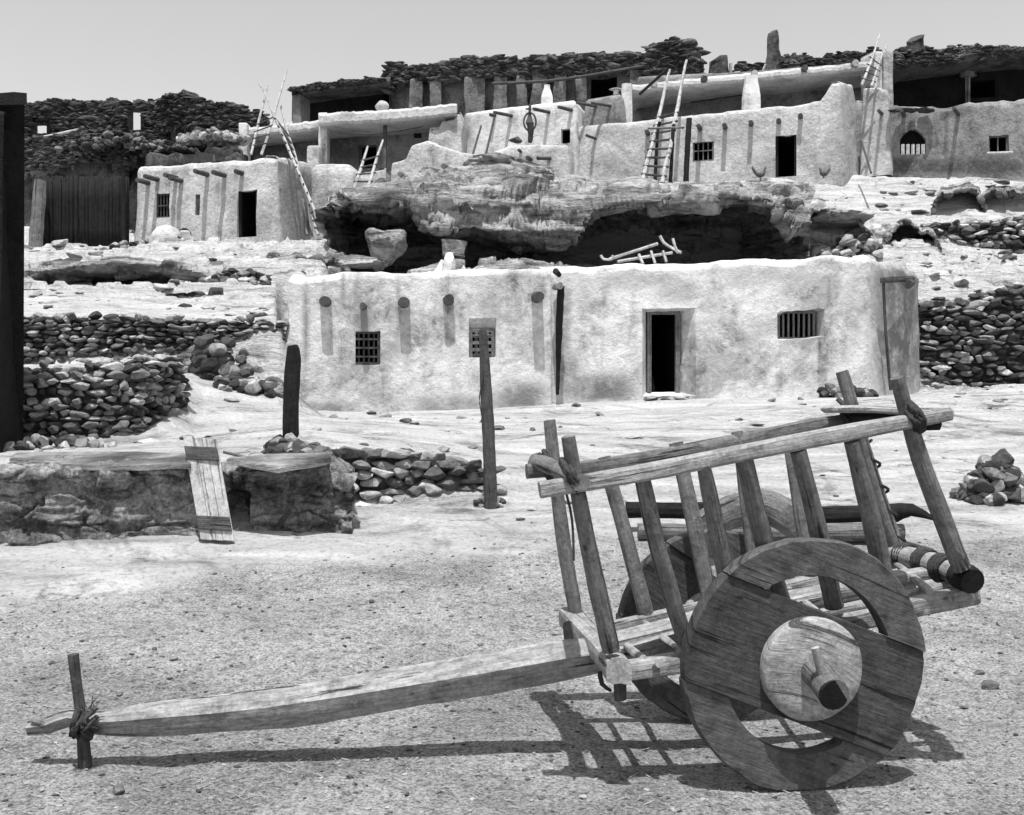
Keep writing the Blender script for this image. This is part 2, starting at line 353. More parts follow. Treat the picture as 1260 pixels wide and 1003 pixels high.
# ------------------------------------------------------------------ terrain
ROWS = [
 (-60, [(0, .0), (1, .0)]), (3.0, [(-300, .12), (600, .02), (1300, .0)]),
 (4.8, [(-300, .14), (100, .095), (600, .03), (1000, 0.0), (1300, .0)]),
 (6.0, [(0, .14), (600, .05), (880, -.055), (1300, .02)]),
 (8.0, [(0, .36), (600, .28), (1300, .25)]),
 (9.2, [(0, .53), (430, .50), (600, .48), (1300, .45)]),
 (9.7, [(0, .58), (300, .60), (430, .56), (600, .54), (1300, .52)]),
 (10.2, [(0, 1.02), (300, 1.06), (395, 1.0), (440, .64), (600, .62), (1300, .62)]),
 (10.8, [(0, 1.08), (300, 1.15), (360, 1.28), (400, 1.0), (440, .70), (600, .68), (1300, .73)]),
 (11.2, [(0, 1.12), (300, 1.25), (400, 1.22), (440, 1.08), (580, .93), (640, .73), (700, .75), (1300, .78)]),
 (12.0, [(0, 1.15), (300, 1.30), (450, 1.18), (600, 1.0), (700, .9), (1300, .92)]),
 (13.5, [(0, 1.13), (230, 1.22), (350, 1.4), (600, 1.12), (800, 1.05), (1300, 1.15)]),
 (14.6, [(0, 1.6), (200, 1.6), (240, 1.35), (350, 1.45), (600, 1.18), (1300, 1.3)]),
 (16.0, [(0, 2.15), (215, 2.0), (250, 1.65), (350, 1.55), (600, 1.28), (1300, 1.45)]),
 (18.3, [(0, 2.4), (200, 2.4), (345, 2.15), (400, 1.45), (600, 1.47), (1137, 1.75), (1300, 1.8)]),
 (18.9, [(0, 3.15), (345, 3.12), (375, 1.6), (600, 1.52), (1137, 1.8), (1300, 1.85)]),
 (19.3, [(0, 3.35), (340, 3.3), (352, 1.5), (600, 1.55), (820, 1.75), (1137, 1.82), (1300, 1.88)]),
 (20.5, [(0, 3.6), (340, 3.5), (352, 1.6), (820, 1.8), (1137, 1.85), (1300, 1.92)]),
 (22.6, [(0, 4.0), (340, 4.0), (352, 1.8), (1137, 1.9), (1300, 2.0)]),
 (23.6, [(0, 4.2), (340, 4.3), (352, 3.5), (1100, 3.0), (1140, 2.1), (1300, 2.1)]),
 (24.1, [(0, 4.22), (262, 4.25), (280, 4.4), (340, 4.4), (380, 3.7), (1100, 3.9), (1135, 4.2), (1300, 4.4)]),
 (24.8, [(0, 4.25), (262, 4.3), (285, 4.85), (340, 4.8), (395, 4.7), (420, 3.7), (990, 3.8), (1010, 4.5), (1300, 4.6)]),
 (25.7, [(0, 4.3), (262, 4.35), (285, 5.0), (340, 5.05), (400, 5.0), (425, 3.65), (980, 3.7), (1010, 4.9), (1300, 5.0)]),
 (26.3, [(0, 5.1), (340, 5.25), (402, 5.15), (428, 3.6), (978, 3.6), (1010, 5.05), (1300, 5.15)]),
 (27.0, [(0, 5.3), (340, 5.4), (405, 5.3), (430, 3.6), (975, 3.6), (1010, 5.2), (1300, 5.3)]),
 (29.5, [(0, 5.8), (400, 5.9), (430, 3.6), (965, 3.6), (1000, 5.9), (1140, 6.0), (1300, 5.8)]),
 (30.4, [(0, 6.0), (400, 6.1), (430, 3.8), (965, 3.8), (1000, 6.3), (1140, 6.5), (1160, 6.7), (1300, 6.8)]),
 (32.0, [(0, 6.3), (345, 6.4), (420, 6.5), (440, 7.5), (700, 7.8), (960, 7.8), (1040, 7.5), (1300, 7.5)]),
 (33.5, [(0, 6.5), (345, 6.7), (425, 6.8), (440, 8.2), (600, 8.7), (700, 8.6), (900, 8.6), (1040, 8.75), (1300, 8.8)]),
 (36.0, [(0, 6.8), (420, 7.0), (450, 9.0), (1300, 9.4)]),
 (40.0, [(0, 9.0), (400, 9.5), (600, 10.6), (1300, 10.8)]),
 (46.0, [(0, 11.2), (1300, 11.5)]), (60, [(0, 11.5), (1300, 11.5)]), (150, [(0, 9), (1300, 9)]), (900, [(0, 2), (1300, 2)])]
def ground_z(x, y, detail=True):
    x = np.atleast_1d(np.asarray(x, float)); y = np.atleast_1d(np.asarray(y, float))
    px = CX + FPX * x / np.maximum(y, 3.0)
    ds = np.array([r[0] for r in ROWS]); zs = np.array([np.interp(px, [c[0] for c in r[1]], [c[1] for c in r[1]]) for r in ROWS])
    i = np.clip(np.searchsorted(ds, y) - 1, 0, len(ds) - 2); t = np.clip((y - ds[i]) / (ds[i + 1] - ds[i]), 0, 1)
    a = np.arange(len(x)); z = zs[i, a] * (1 - t) + zs[i + 1, a] * t
    if detail:
        p = np.stack([x, y, np.zeros_like(x)], -1); g = bedrock(x, y)
        z = z + (1 - g) * (0.012 * fbm(p * 5, 3, 4) + 0.02 * fbm(p * 1.2, 8, 3))
        amp = 0.04 + 0.36 * sstep(20, 25, y) * (1 - .75 * sstep(30.5, 32.5, y))
        q = p * np.array([0.4, 0.9, 1]) * (1 + 0.35 * sstep(20, 27, y))[:, None] + .5 * fbm(p * .5, 60, 3)[:, None]; n = fbm(q, 21, 6, .6)
        n6 = n * 5; fr = n6 - np.floor(n6); led = (np.floor(n6) + sstep(.0, .18, fr)) / 5 * .8 + n * .2
        inside = sstep(18.8, 19.2, y) * (1 - sstep(23, 24, y)) * sstep(345, 360, px) * (1 - sstep(1120, 1137, px))
        z = z + g * (amp * led * 1.6 + 0.012 * fbm(p * 6, 5, 3)) * (1 - inside)
    return z
def bedrock(x, y):
    x = np.asarray(x, float); y = np.asarray(y, float)
    p = np.stack([x, y, np.zeros_like(x)], -1)
    e = 9.35 - 0.02 * x * 0 + np.interp(x, [-4, -2.5, -1, 0.5, 2, 6], [-2.1, -1.2, -.45, .15, .5, .8])
    return sstep(-0.25, 0.35, y - e + 0.9 * fbm(p * np.array([0.5, 1.2, 1]), 33, 4))
def gz(px, d): q = XY(px, d); return float(ground_z(q[0], q[1])[0])

def build_ground():
    ys = [-60, -30, -12, -5, 0, 1.5, 2.5]; y = 3.0
    while y < 60: ys.append(y); y += 0.0045 * y + 0.003 if y < 45 else 1.0
    ys += [65, 75, 90, 120, 160, 220, 300, 420, 600, 900]; ys = np.array(ys)
    s = np.concatenate([-np.geomspace(8, 1.12, 30), np.linspace(-1.08, 1.08, 520), np.geomspace(1.12, 8, 30)])
    Y, S = np.meshgrid(ys, s, indexing='ij'); X = S * (np.maximum(Y, 0) * 0.50 + 0.25)
    X[Y <= 0] *= 12
    X = np.where((np.abs(S) > 1.1) , X + np.sign(S) * (np.abs(S) - 1.1) * 3, X)
    Z = ground_z(X.ravel(), Y.ravel()); B = bedrock(X.ravel(), Y.ravel())
    V = np.stack([X.ravel(), Y.ravel(), Z], -1); nr, nc = X.shape
    idx = np.arange(nr * nc).reshape(nr, nc)
    F = np.stack([idx[:-1, :-1], idx[:-1, 1:], idx[1:, 1:], idx[1:, :-1]], -1).reshape(-1, 4)
    me = bpy.data.meshes.new('ground'); me.vertices.add(len(V)); me.vertices.foreach_set('co', V.astype(np.float32).ravel())
    me.loops.add(F.size); me.loops.foreach_set('vertex_index', F.astype(np.int32).ravel())
    me.polygons.add(len(F)); me.polygons.foreach_set('loop_start', np.arange(0, F.size, 4, dtype=np.int32))
    me.polygons.foreach_set('use_smooth', np.ones(len(F), bool)); me.update(calc_edges=True)
    at = me.attributes.new('bedrock', 'FLOAT', 'POINT'); at.data.foreach_set('value', B.astype(np.float32))
    me.materials.append(MATS['ground']); o = bpy.data.objects.new('ground', me); COL.objects.link(o); tag(o, kind='structure')
build_ground()

# ------------------------------------------------------------------ rock swept along columns of profile points
def rock_sweep(name, pxs, prof, amp, mat, nt=70, freq=0.8, seed=5, strata=.35, blk=1.0):
    """prof(px) -> list of (d, z); a sheet of rock with overhangs"""
    G = []
    for px in pxs:
        pr = np.array(prof(px), float); L = np.concatenate([[0], np.cumsum(np.hypot(*np.diff(pr, axis=0).T))])
        # even spacing, light smoothing
        t = np.linspace(0, L[-1], nt); d = np.interp(t, L, pr[:, 0]); z = np.interp(t, L, pr[:, 1])
        for _ in range(3):
            d[1:-1] = (d[:-2] + 2 * d[1:-1] + d[2:]) / 4; z[1:-1] = (z[:-2] + 2 * z[1:-1] + z[2:]) / 4
        G.append(np.stack([(px - CX) / FPX * d, d, z], -1))
    G = np.array(G)
    du = np.gradient(G, axis=0); dv = np.gradient(G, axis=1); nn = np.cross(du, dv); nn /= np.linalg.norm(nn, axis=-1, keepdims=True) + 1e-9
    q = G * np.array([0.55, 0.8, 1.9]) * freq
    wq = q + 0.5 * np.stack([fbm(q * 1.3, seed + 40, 3), fbm(q * 1.3, seed + 41, 3), fbm(q * 1.3, seed + 42, 3)], -1)
    n = fbm(wq, seed, 6, .55); rid = np.abs(fbm(wq * 1.1 + 7, seed + 3, 5)); st_ = fbm(np.stack([wq[..., 0] * .35, wq[..., 1] * .35, G[..., 2] * 2.6 * freq + .8 * fbm(q * .6, seed + 50, 2)], -1), seed + 9, 3)
    disp = amp * (n * 1.1 - 1.1 * np.exp(-(rid / .07) ** 2) * .35 + strata * np.clip(st_ * 3, -1, 1))
    wp = G * np.array([.75, .75, 2.0]) * freq * blk + .35 * np.stack([fbm(G * 1.5 * freq, seed + 60, 4), fbm(G * 1.5 * freq, seed + 61, 4), fbm(G * 1.5 * freq, seed + 62, 4)], -1)
    ed, cid = worley(wp, seed); disp = disp + amp * (1.0 * cid * sstep(0, .12, ed) - .5 * (1 - sstep(0, .07, ed)))
    G = G - nn * disp[..., None] * -1
    a, b, _ = G.shape; idx = np.arange(a * b).reshape(a, b)
    F = np.stack([idx[:-1, :-1], idx[1:, :-1], idx[1:, 1:], idx[:-1, 1:]], -1).reshape(-1, 4)
    return mesh_obj(name, G.reshape(-1, 3), F.tolist(), mat, smooth=True)
def I(px, tab): return float(np.interp(px, [t[0] for t in tab], [t[1] for t in tab]))

# the big undercut outcrop behind the long house
LIP = [(405, 262), (418, 256), (430, 252), (480, 252), (497, 264), (520, 280), (560, 290), (600, 287), (650, 296), (690, 300), (715, 290), (740, 264), (780, 254), (850, 250), (900, 250), (925, 254), (950, 264), (972, 280), (995, 298)]
TOP = [(405, 250), (430, 243), (500, 238), (530, 230), (560, 226), (600, 222), (650, 222), (700, 232), (740, 238), (800, 238), (900, 238), (960, 246), (1000, 262)]
CAVE = [(405, 0.2), (415, 1.5), (425, 5), (480, 5), (500, 5), (530, 5.2), (620, 5), (700, 6.5), (900, 6.0), (935, 4.5), (960, 3.0), (978, 1.6), (992, .8)]
def prof_main(px):
    dl = 25.6 + 0.5 * math.sin(px * 0.021) ; zl = Zat(I(px, LIP), dl); c = I(px, CAVE); zt = Zat(I(px, TOP), dl + 1.2)
    zf = Zat(I(px, [(405, 318), (440, 326), (700, 322), (990, 318)]), dl)
    zb = gz(px, 33.8) + 0.05
    return [(24.4, zf - 1.3), (dl - .5, zf - .45), (dl - .1, zf - .1), (dl + c * .5, zf + .1), (dl + c, zf + .2), (dl + c, zf + .6), (dl + c, zl + .1 * c), (dl + c * .35 + .1, zl + .07 * c), (dl + .15, zl), (dl, zl + .12), (dl + .15, (zl + zt) / 2 + .1), (dl + .55, zt - .12), (dl + 1.2, zt), (29, Zat(I(px, [(405, 250), (440, 243), (520, 225), (560, 214), (620, 214), (680, 220), (720, 233), (960, 236), (1000, 250)]), 29)), (31.5, Zat(I(px, [(405, 262), (440, 238), (520, 224), (620, 212), (700, 228), (960, 232), (1000, 240)]), 31.5)), (33.8, zb)]
tag(rock_sweep('rock_outcrop', np.linspace(404, 996, 520), prof_main, 0.26, 'sandstone', nt=240, freq=1.1, seed=5, strata=.55), kind='structure')
# foreground ledge at left, topped by flat slabs
def prof_ledge(px):
    e = sstep(400, 434, px) * 0.9; top = I(px, [(-80, 578), (15, 574), (100, 578), (200, 576), (300, 574), (400, 570), (434, 592)]); bot = I(px, [(-80, 682), (15, 675), (200, 660), (340, 658), (434, 640)])
    d0 = I(px, [(-80, 9.05), (15, 9.15), (200, 9.45), (434, 9.75)]); zb = Zat(bot, d0); zt = Zat(top, d0 + .15)
    k = 1 - 0.85 * float(sstep(405, 434, px))
    gap = .35 * math.exp(-((px - 292) / 9) ** 4)
    return [(d0 - .15, zb - .15), (d0 - .02, zb), (d0 + gap, zb + .15 * (zt - zb)), (d0 + .03 + gap, zb + .4 * (zt - zb)), (d0 + .06 + gap, zb + .7 * (zt - zb)), (d0 + .02, zb + .86 * (zt - zb)), (d0 + .0, zb + .94 * (zt - zb)), (d0 + .06, zt), (d0 + .5, zt + .03), (d0 + 1.0, gz(px, d0 + 1) - .05)]
tag(rock_sweep('rock_ledge', np.linspace(-110, 434, 480), prof_ledge, 0.075, 'pitted_rock', nt=170, freq=3.2, seed=12, strata=.05, blk=.8), kind='structure')
# undercut ledge at the far left below the dark fence
def prof_ul(px):
    k = math.sin(math.pi * min(1, max(0, (px - 35) / 225))) ** .5; d0 = 23.9
    return [(22.6, 4.05), (23.6, 4.15), (23.7 + 1.8 * k, 4.2), (23.8 + 1.8 * k, 4.5), (d0 + .2, 4.35 + .42 * k), (d0, 4.45 + .42 * k), (d0 + .3, 4.62 + .4 * k), (26, 5.15), (28, 5.4)]
tag(rock_sweep('rock_shelf', np.linspace(20, 275, 160), prof_ul, 0.10, 'sandstone', nt=90, freq=1.6, seed=19), kind='structure')
# right hand outcrops with hollows
def hollow(name, px0, px1, pyl, pyf, d, seed, depth=1.6):
    def pr(px):
        k = math.sin(math.pi * (px - px0) / (px1 - px0)) ** .3 if px0 < px < px1 else 0; pyl_ = pyl + 9 * float(vnoise(np.array([px * .09, seed, 0.]), 3)) + 1.5 * float(vnoise(np.array([px * .3, seed, 0.]), 3))
        g0 = gz(px, d - .9) - .12; g1 = gz(px, d) - .1; g2 = gz(px, d + 2.4) - .08; zl = g1 * (1 - k) + Zat(pyl_, d) * k; zf = g1 * (1 - k) + min(Zat(pyf, d), g1 + .3) * k
        return [(d - .9, g0), (d + depth * k * .6, zf), (d + .1 + depth * k, zf + .05 * k), (d + .12 + depth * k, zl + .1 * k), (d + .3, zl + .06 * k), (d + .02, zl), (d, zl + .02), (d + .12, zl + .07 * k), (d + .7, zl + .12 * k), (d + 2.4, max(g2, zl + .05 * k) if k > .3 else g2)]
    m = (px1 - px0) * .18
    return tag(rock_sweep(name, np.linspace(px0 - m, px1 + m, 110), pr, 0.08, 'sandstone', nt=110, freq=1.5, seed=seed), kind='structure')
hollow('rock_hollow', 1088, 1155, 276, 308, 28.6, 23)
hollow('rock_hollow', 1148, 1212, 232, 257, 31.4, 24, 1.3)
hollow('rock_hollow', 1206, 1300, 232, 254, 31.6, 25, 1.3)
hollow('rock_hollow', 975, 1075, 262, 277, 28.3, 26, .8)
hollow('rock_hollow', 300, 440, 318, 336, 25.6, 27, 1.0)

def boulder(name, label, c, dims, seed, mat='sandstone', sub=5, yaw=0.0, kind=None, group=None, cuts=6, rough=.16):
    V = stone_shape(sub, cuts, rough, seed); V = V + V * (0.09 * fbm(V * np.array([2.2, 2.2, 6.]), seed + 5, 5) - .07 * np.exp(-(fbm(V * 1.8, seed + 8, 4) / .05) ** 2))[:, None]
    V = V * np.asarray(dims); V = V @ rotm(0, 0, yaw).T
    o = mesh_obj(name, V + np.asarray(c), ICO[sub][1], mat, smooth=True, origin=c)
    return tag(o, kind=kind) if kind else tag(o, label, 'boulder', group)
def bpx(name, label, px, py, d, w, h, seed, dep=None, **k):
    s = d / FPX; return boulder(name, label, P(px, py, d), (w * s / 2, (dep or w * s * .45), h * s / 2), seed, **k)
bpx('boulder', 'broad smooth pale boulder mound below the white upper house', 622, 208, 32.5, 112, 40, 3)
bpx('boulder', 'low pale boulder left of the broad boulder mound', 572, 212, 32.3, 62, 26, 4)
bpx('boulder', 'round shadowed boulder right of the broad boulder mound', 662, 217, 31.6, 40, 24, 6)
bpx('boulder', 'pale wedge of rock standing in the left cave mouth behind the roof', 472, 308, 25.0, 58, 84, 8, yaw=.4, cuts=14)
bpx('boulder', 'low layered boulder at the foot of the pale wedge in the left cave mouth', 452, 322, 24.8, 76, 26, 18, cuts=9)
bpx('boulder', 'small rock with dark underside on the outcrop below the squared white house', 538, 238, 30.3, 36, 20, 9)
bpx('boulder', 'rounded grey boulder between the two dark rock hollows', 1040, 268, 29.0, 84, 26, 14)

# ------------------------------------------------------------------ dry stone walls and heaps
def stone_wall(name, label, cat, path, size, sub=2, thick=.5, flat=.62, jit=.5, tones=None, core=True, group=None, mat='stone'):
    """path: (px, d, py_top, py_base or None)"""
    pts = [(XY(p[0], p[1]), Zat(p[2], p[1]), (Zat(p[3], p[1]) if p[3] else gz(p[0], p[1]))) for p in path]
    mb = MB(); L = [0]
    for a, b in zip(pts, pts[1:]): L.append(L[-1] + np.linalg.norm(b[0] - a[0]))
    def at(s):
        x = np.interp(s, L, [p[0][0] for p in pts]); y = np.interp(s, L, [p[0][1] for p in pts]); return np.array([x, y]), np.interp(s, L, [p[1] for p in pts]), np.interp(s, L, [p[2] for p in pts])
    zmin = min(p[2] for p in pts); zmax = max(p[1] for p in pts); z = zmin - size * .3; row = 0
    while z < zmax:
        h = size * random.uniform(.55, .95) * flat; s = -size * random.random() * .5
        while s < L[-1] + size * .3:
            wdt = size * random.uniform(.6, 1.5); c, zt, zb = at(min(max(s + wdt / 2, 0), L[-1]))
            zz = z + h / 2 + random.uniform(-.25, .25) * h
            if zb - h * .6 <= zz <= zt + random.uniform(-.6, .35) * h:
                c2, _, _ = at(min(s + wdt / 2 + .05, L[-1])); c1, _, _ = at(max(min(s + wdt / 2 - .05, L[-1] - .05), 0)); T = unit(c2 - c1); nrm = np.array([T[1], -T[0]])
                off = random.uniform(-.5, .5) * size * jit
                p = c - nrm * (size * .3 - off)
                sd_ = size * random.uniform(.5, .8)
                big = 1.25 if random.random() < .12 else 1
                put_stone(mb, (p[0], p[1], zz), (wdt * .56 * big, sd_, h * .62 * big), sub, math.atan2(T[1], T[0]), .22, random.choice(tones) if tones else None)
            s += wdt * random.uniform(.8, 1.0)
        # second, hidden row that fills the gaps and gives thickness
        z += h * .85; row += 1
    if core:
        n = max(2, int(L[-1] / (size * .8))); 
        for k in range(n):
            c, zt, zb = at(L[-1] * (k + .5) / n); c2, _, _ = at(min(L[-1] * (k + .5) / n + .05, L[-1])); c1, _, _ = at(max(L[-1] * (k + .5) / n - .05, 0)); T = unit(c2 - c1); nrm = np.array([T[1], -T[0]])
            p = c - nrm * (thick * .5 + size * .55); zc0 = zb - .1; zc1 = zt - size * .35
            if zc1 > zc0:
                V, F, UV = boxv((p[0], p[1], (zc0 + zc1) / 2), np.append(T, 0) * L[-1] / n * .56, np.append(nrm, 0) * thick * .5, (0, 0, (zc1 - zc0) / 2)); mb.add(V, F, UV, tone=.07)
            for q in range(3): put_stone(mb, (p[0] + random.uniform(-.2, .2), p[1] + random.uniform(-.2, .2), zc1 + .02), (size * .6, size * .6, size * .35), min(sub, 1))
    org = (pts[0][0][0], pts[0][0][1], pts[0][2])
    return tag(mb.obj(name, mat, origin=org), label, cat, group)
def heap(name, label, px, d, py_top, width_px, n, size, sub=2, tones=None, dep=.6, group=None, zbase=None):
    mb = MB(); c = XY(px, d); W = width_px / FPX * d / 2; H = Zat(py_top, d)
    for k in range(n):
        a, b = random.uniform(-1, 1), random.uniform(-1, 1); r = math.hypot(a, b)
        if r > 1.05: continue
        x, y = c[0] + a * W, c[1] + b * W * dep; g = float(ground_z(x, y)[0]) if zbase is None else zbase
        z = g + max(0, (H - g)) * max(0, (1 - r ** 1.6)) * random.uniform(.3, 1.0); s = size * random.uniform(.5, 1.3)
        put_stone(mb, (x, y, z + s * .1), (s * .6, s * .5, s * .4), sub, random.uniform(0, 3), .5, random.choice(tones) if tones else None)
    return tag(mb.obj(name, 'stone', origin=(c[0], c[1], gz(px, d) if zbase is None else zbase)), label, 'stone heap', group)

T_DARK = (.03, .05, .08, .12, .18, .3); T_MIX = (.05, .08, .13, .2, .3, .42)
stone_wall('dry_stone_wall', 'near dark dry stone wall with squared corner at left above the ledge', 'stone wall', [(0, 13.4, 452, 560), (90, 13.6, 452, 556), (172, 13.9, 448, 548), (229, 15.2, 436, 524)], .19, 2, .8, tones=T_MIX)
stone_wall('dry_stone_wall', 'long upper dry stone terrace wall of small stones ending at the long house', 'stone wall', [(0, 18.2, 388, 460), (120, 18.4, 388, 458), (230, 18.5, 390, 452), (346, 18.9, 392, 448)], .21, 2, .6, tones=T_MIX)
stone_wall('dry_stone_wall', 'low wall of big rough stones beside the post with the board', 'stone wall', [(372, 10.25, 548, 585), (432, 10.75, 553, 613), (520, 10.95, 556, 613), (604, 11.05, 577, 613)], .22, 2, .35, flat=.8, tones=(.08, .14, .2, .3, .42, .5))
stone_wall('dry_stone_wall', 'tall loose stone wall right of the long house', 'stone wall', [(1136, 23.4, 366, 476), (1180, 23.3, 368, 476), (1240, 23.1, 352, 476), (1330, 22.9, 340, 478)], .30, 2, .6, flat=.6, tones=T_MIX)
stone_wall('dry_stone_wall', 'stone retaining wall on the upper right slope beside a dark rock hollow', 'stone wall', [(1146, 29.7, 272, 317), (1200, 29.5, 270, 317), (1300, 29.3, 262, 318)], .27, 2, .5, flat=.7, jit=.9, tones=(.04, .07, .12, .4, .5))
heap('stone_heap', 'heap of broken stones at the right edge beyond the cart', 1224, 11.0, 560, 84, 90, .22, tones=T_MIX)
heap('stone_heap', 'stones piled on the rocks above the right end of the long house', 1046, 27.2, 284, 74, 46, .42, tones=T_MIX)
heap('stone_heap', 'patch of small rubble below the left rock shelf', 285, 23.6, 334, 95, 90, .24, tones=T_MIX, dep=.4)
heap('stone_heap', 'rubble strewn before the oven of the left adobe house', 205, 31.2, 300, 130, 80, .3, tones=T_MIX, dep=.3)
heap('stone_heap', 'scattered flat stones at the foot of the long house left end', 312, 17.2, 470, 90, 60, .3, tones=T_MIX, dep=.5)
heap('stone_heap', 'tumbled boulders before the upper stone terrace wall', 272, 17.9, 412, 120, 40, .42, tones=T_MIX, dep=.25)
heap('stone_heap', 'stones packed round the foot of the charred post', 362, 10.9, 540, 84, 36, .2, tones=T_MIX)
heap('stone_heap', 'fallen stones by the right front corner of the long house', 1040, 19.9, 478, 90, 50, .26, tones=T_DARK, dep=.2)
heap('stone_heap', 'stones tumbled against the near dark stone wall', 66, 12.7, 540, 150, 44, .2, tones=T_MIX, dep=.35)

# ------------------------------------------------------------------ adobe shells
class Shell: pass
def shell(root, name, front, depth, mat, holes=(), zb=None, step=.25, batter=.05, amp=.04, cuts=(), groove=(), rag=0.0, ragf=1.2, stain_shades=(), rc=.28, roundtop=.16, reveal=.32, side=None, roof_drop=.15, seed=1):
    """front: (px, py_top, d) points from left to right. holes: dict(px0,px1,py0,py1[,inner=(..)][,arch])."""
    S = Shell(); pts = [XY(p[0], p[2]) for p in front]; tops = [Zat(p[1], p[2]) for p in front]
    ch = unit(pts[-1] - pts[0]) if side is None else unit(side); inn = np.array([-ch[1], ch[0]])
    if inn[1] < 0: inn = -inn
    poly = pts + [pts[-1] + inn * depth, pts[0] + inn * depth]; tp = tops + [tops[-1], tops[0]]; nf = len(front) - 1; m = len(poly)
    if zb is None: zb = min(gz(p[0], p[2]) for p in front) - .5
    cols = []                                                 # (edge, t)
    hcols = []
    for e in range(m):
        a, b = poly[e], poly[(e + 1) % m]; L = np.linalg.norm(b - a); st = step if e < nf else max(step, .35)
        ts = list(np.linspace(0, 1, max(2, int(L / st)) + 1)[:-1])
        r = min(rc, L * .45) / L; ts += [r, 1 - r, r / 2, 1 - r / 2]
        must = []
        if e < nf:
            for h in holes:
                for key in ('px0', 'px1'):
                    k = (h[key] - CX) / FPX; dx, dy = b - a; t = (k * a[1] - a[0]) / (dx - k * dy)
                    if 0 <= t <= 1: must.append(t); h.setdefault('e', e)
            for cp in cuts:
                k = (cp - CX) / FPX; dx, dy = b - a; t = (k * a[1] - a[0]) / (dx - k * dy)
                if 0 <= t <= 1: must.append(t)
        ts = [t for t in ts if all(abs(t - q) > .3 * st / L for q in must)] + must
        for t in sorted(set(ts)): cols.append((e, t, t in must))
    nC = len(cols); C = np.zeros((nC, 2)); ZT = np.zeros(nC); NRM = np.zeros((nC, 2)); arc = np.zeros(nC); acc = 0
    Ls = [np.linalg.norm(poly[(e + 1) % m] - poly[e]) for e in range(m)]
    nedge = []
    for e in range(m):
        T = unit(poly[(e + 1) % m] - poly[e]); nedge.append(np.array([T[1], -T[0]]))
    for i, (e, t, _) in enumerate(cols):
        a, b = poly[e], poly[(e + 1) % m]; L = Ls[e]; p = a + (b - a) * t; r = min(rc, L * .45); s = t * L; n = nedge[e].copy()
        pr, nx = poly[e - 1], poly[(e + 2) % m]
        if s < r:
            r2 = min(rc, Ls[e - 1] * .45); q = (s / r + 1) / 2; A = a + unit(pr - a) * r2; B = a + unit(b - a) * r
            p = (1 - q) ** 2 * A + 2 * q * (1 - q) * a + q * q * B; n = unit(nedge[e - 1] * (1 - q) + nedge[e] * q)
        elif L - s < r:
            r2 = min(rc, Ls[(e + 1) % m] * .45); q = (1 - (L - s) / r) / 2; A = b + unit(a - b) * r; B = b + unit(nx - b) * r2
            p = (1 - q) ** 2 * A + 2 * q * (1 - q) * b + q * q * B; n = unit(nedge[e] * (1 - q) + nedge[(e + 1) % m] * q)
        C[i] = p; NRM[i] = n; ZT[i] = tp[e] + (tp[(e + 1) % m] - tp[e]) * t; arc[i] = sum(Ls[:e]) + s
    if rag:
        ZT = ZT + rag * fbm(np.stack([arc * ragf, np.full(nC, seed * 1.7), np.zeros(nC)], -1), seed, 4, .6) + rag * .35 * np.round(vnoise(np.stack([arc * ragf * 3, np.full(nC, seed * 1.7), np.zeros(nC)], -1), seed + 4) * 2)
    H = float(np.mean(ZT) - zb); S.zb = zb
    vb = list(np.linspace(0, 1, max(3, int(H / step)) + 1)); vm = []
    def loc(px, e=None):
        for k in range(nf):
            a, b = poly[k], poly[k + 1]; kk = (px - CX) / FPX; dx, dy = b - a; t = (kk * a[1] - a[0]) / (dx - kk * dy)
            if -1e-6 <= t <= 1 + 1e-6: return a + (b - a) * t, nedge[k], tops[k] + (tops[k + 1] - tops[k]) * t, k
        k = 0 if px < front[0][0] else nf - 1
        return (poly[0] if k == 0 else poly[nf]), nedge[k], tops[k], k
    for h in holes:
        pc, n, zt, e = loc((h['px0'] + h['px1']) / 2); d = pc[1]
        h['v0'] = max(0, (Zat(h['py1'], d) - zb) / (zt - zb)); h['v1'] = (Zat(h['py0'], d) - zb) / (zt - zb); vm += [(h['v0'], 0), (h['v1'], h.get('arch', 0) / H)]
    vb = [v for v in vb if all(not (q - .35 * step / H < v < q + .35 * step / H + a * 1.4) for q, a in vm)]
    vs = sorted(vb + sorted(set(q for q, _ in vm))); vs = [v for k, v in enumerate(vs) if k == 0 or v - vs[k - 1] > 1e-5]
    nR = len(vs); V = []; 
    ztr = (ZT - zb)
    wob = amp * 1.4
    for v in vs:
        z = zb + v * ztr
        # keep the last bit for the rounded parapet
        z = np.where(z > ZT - roundtop, ZT - roundtop, z) if v == vs[-1] else np.minimum(z, ZT - roundtop * 1.01 + 0 * z)
        p3 = np.stack([C[:, 0], C[:, 1], z], -1)
        dsp = amp * fbm(p3 * .9, seed, 3) * 1.5 + amp * .5 * fbm(p3 * 4, seed + 7, 3) - batter * v * H
        for (gp, gw, gd) in groove: dsp = dsp - gd * np.exp(-((CX + FPX * C[:, 0] / np.maximum(C[:, 1], 1) - gp) / gw) ** 2)
        V.append(np.stack([C[:, 0] + NRM[:, 0] * dsp, C[:, 1] + NRM[:, 1] * dsp, z], -1))
    base_top = V[-1].copy()
    for ang in (30, 60, 90):
        a = math.radians(ang); ins = roundtop * (1 - math.cos(a)); q = base_top.copy(); q[:, :2] -= NRM * ins; q[:, 2] = ZT - roundtop + roundtop * math.sin(a) + .02 * amp / .04 * fbm(q * 3, seed + 3, 2); V.append(q)
    q = V[-1].copy(); q[:, :2] -= NRM * .22; V.append(q)
    q = q.copy(); q[:, :2] -= NRM * .03; q[:, 2] -= roof_drop; V.append(q)
    V = np.array(V); R = V.shape[0]
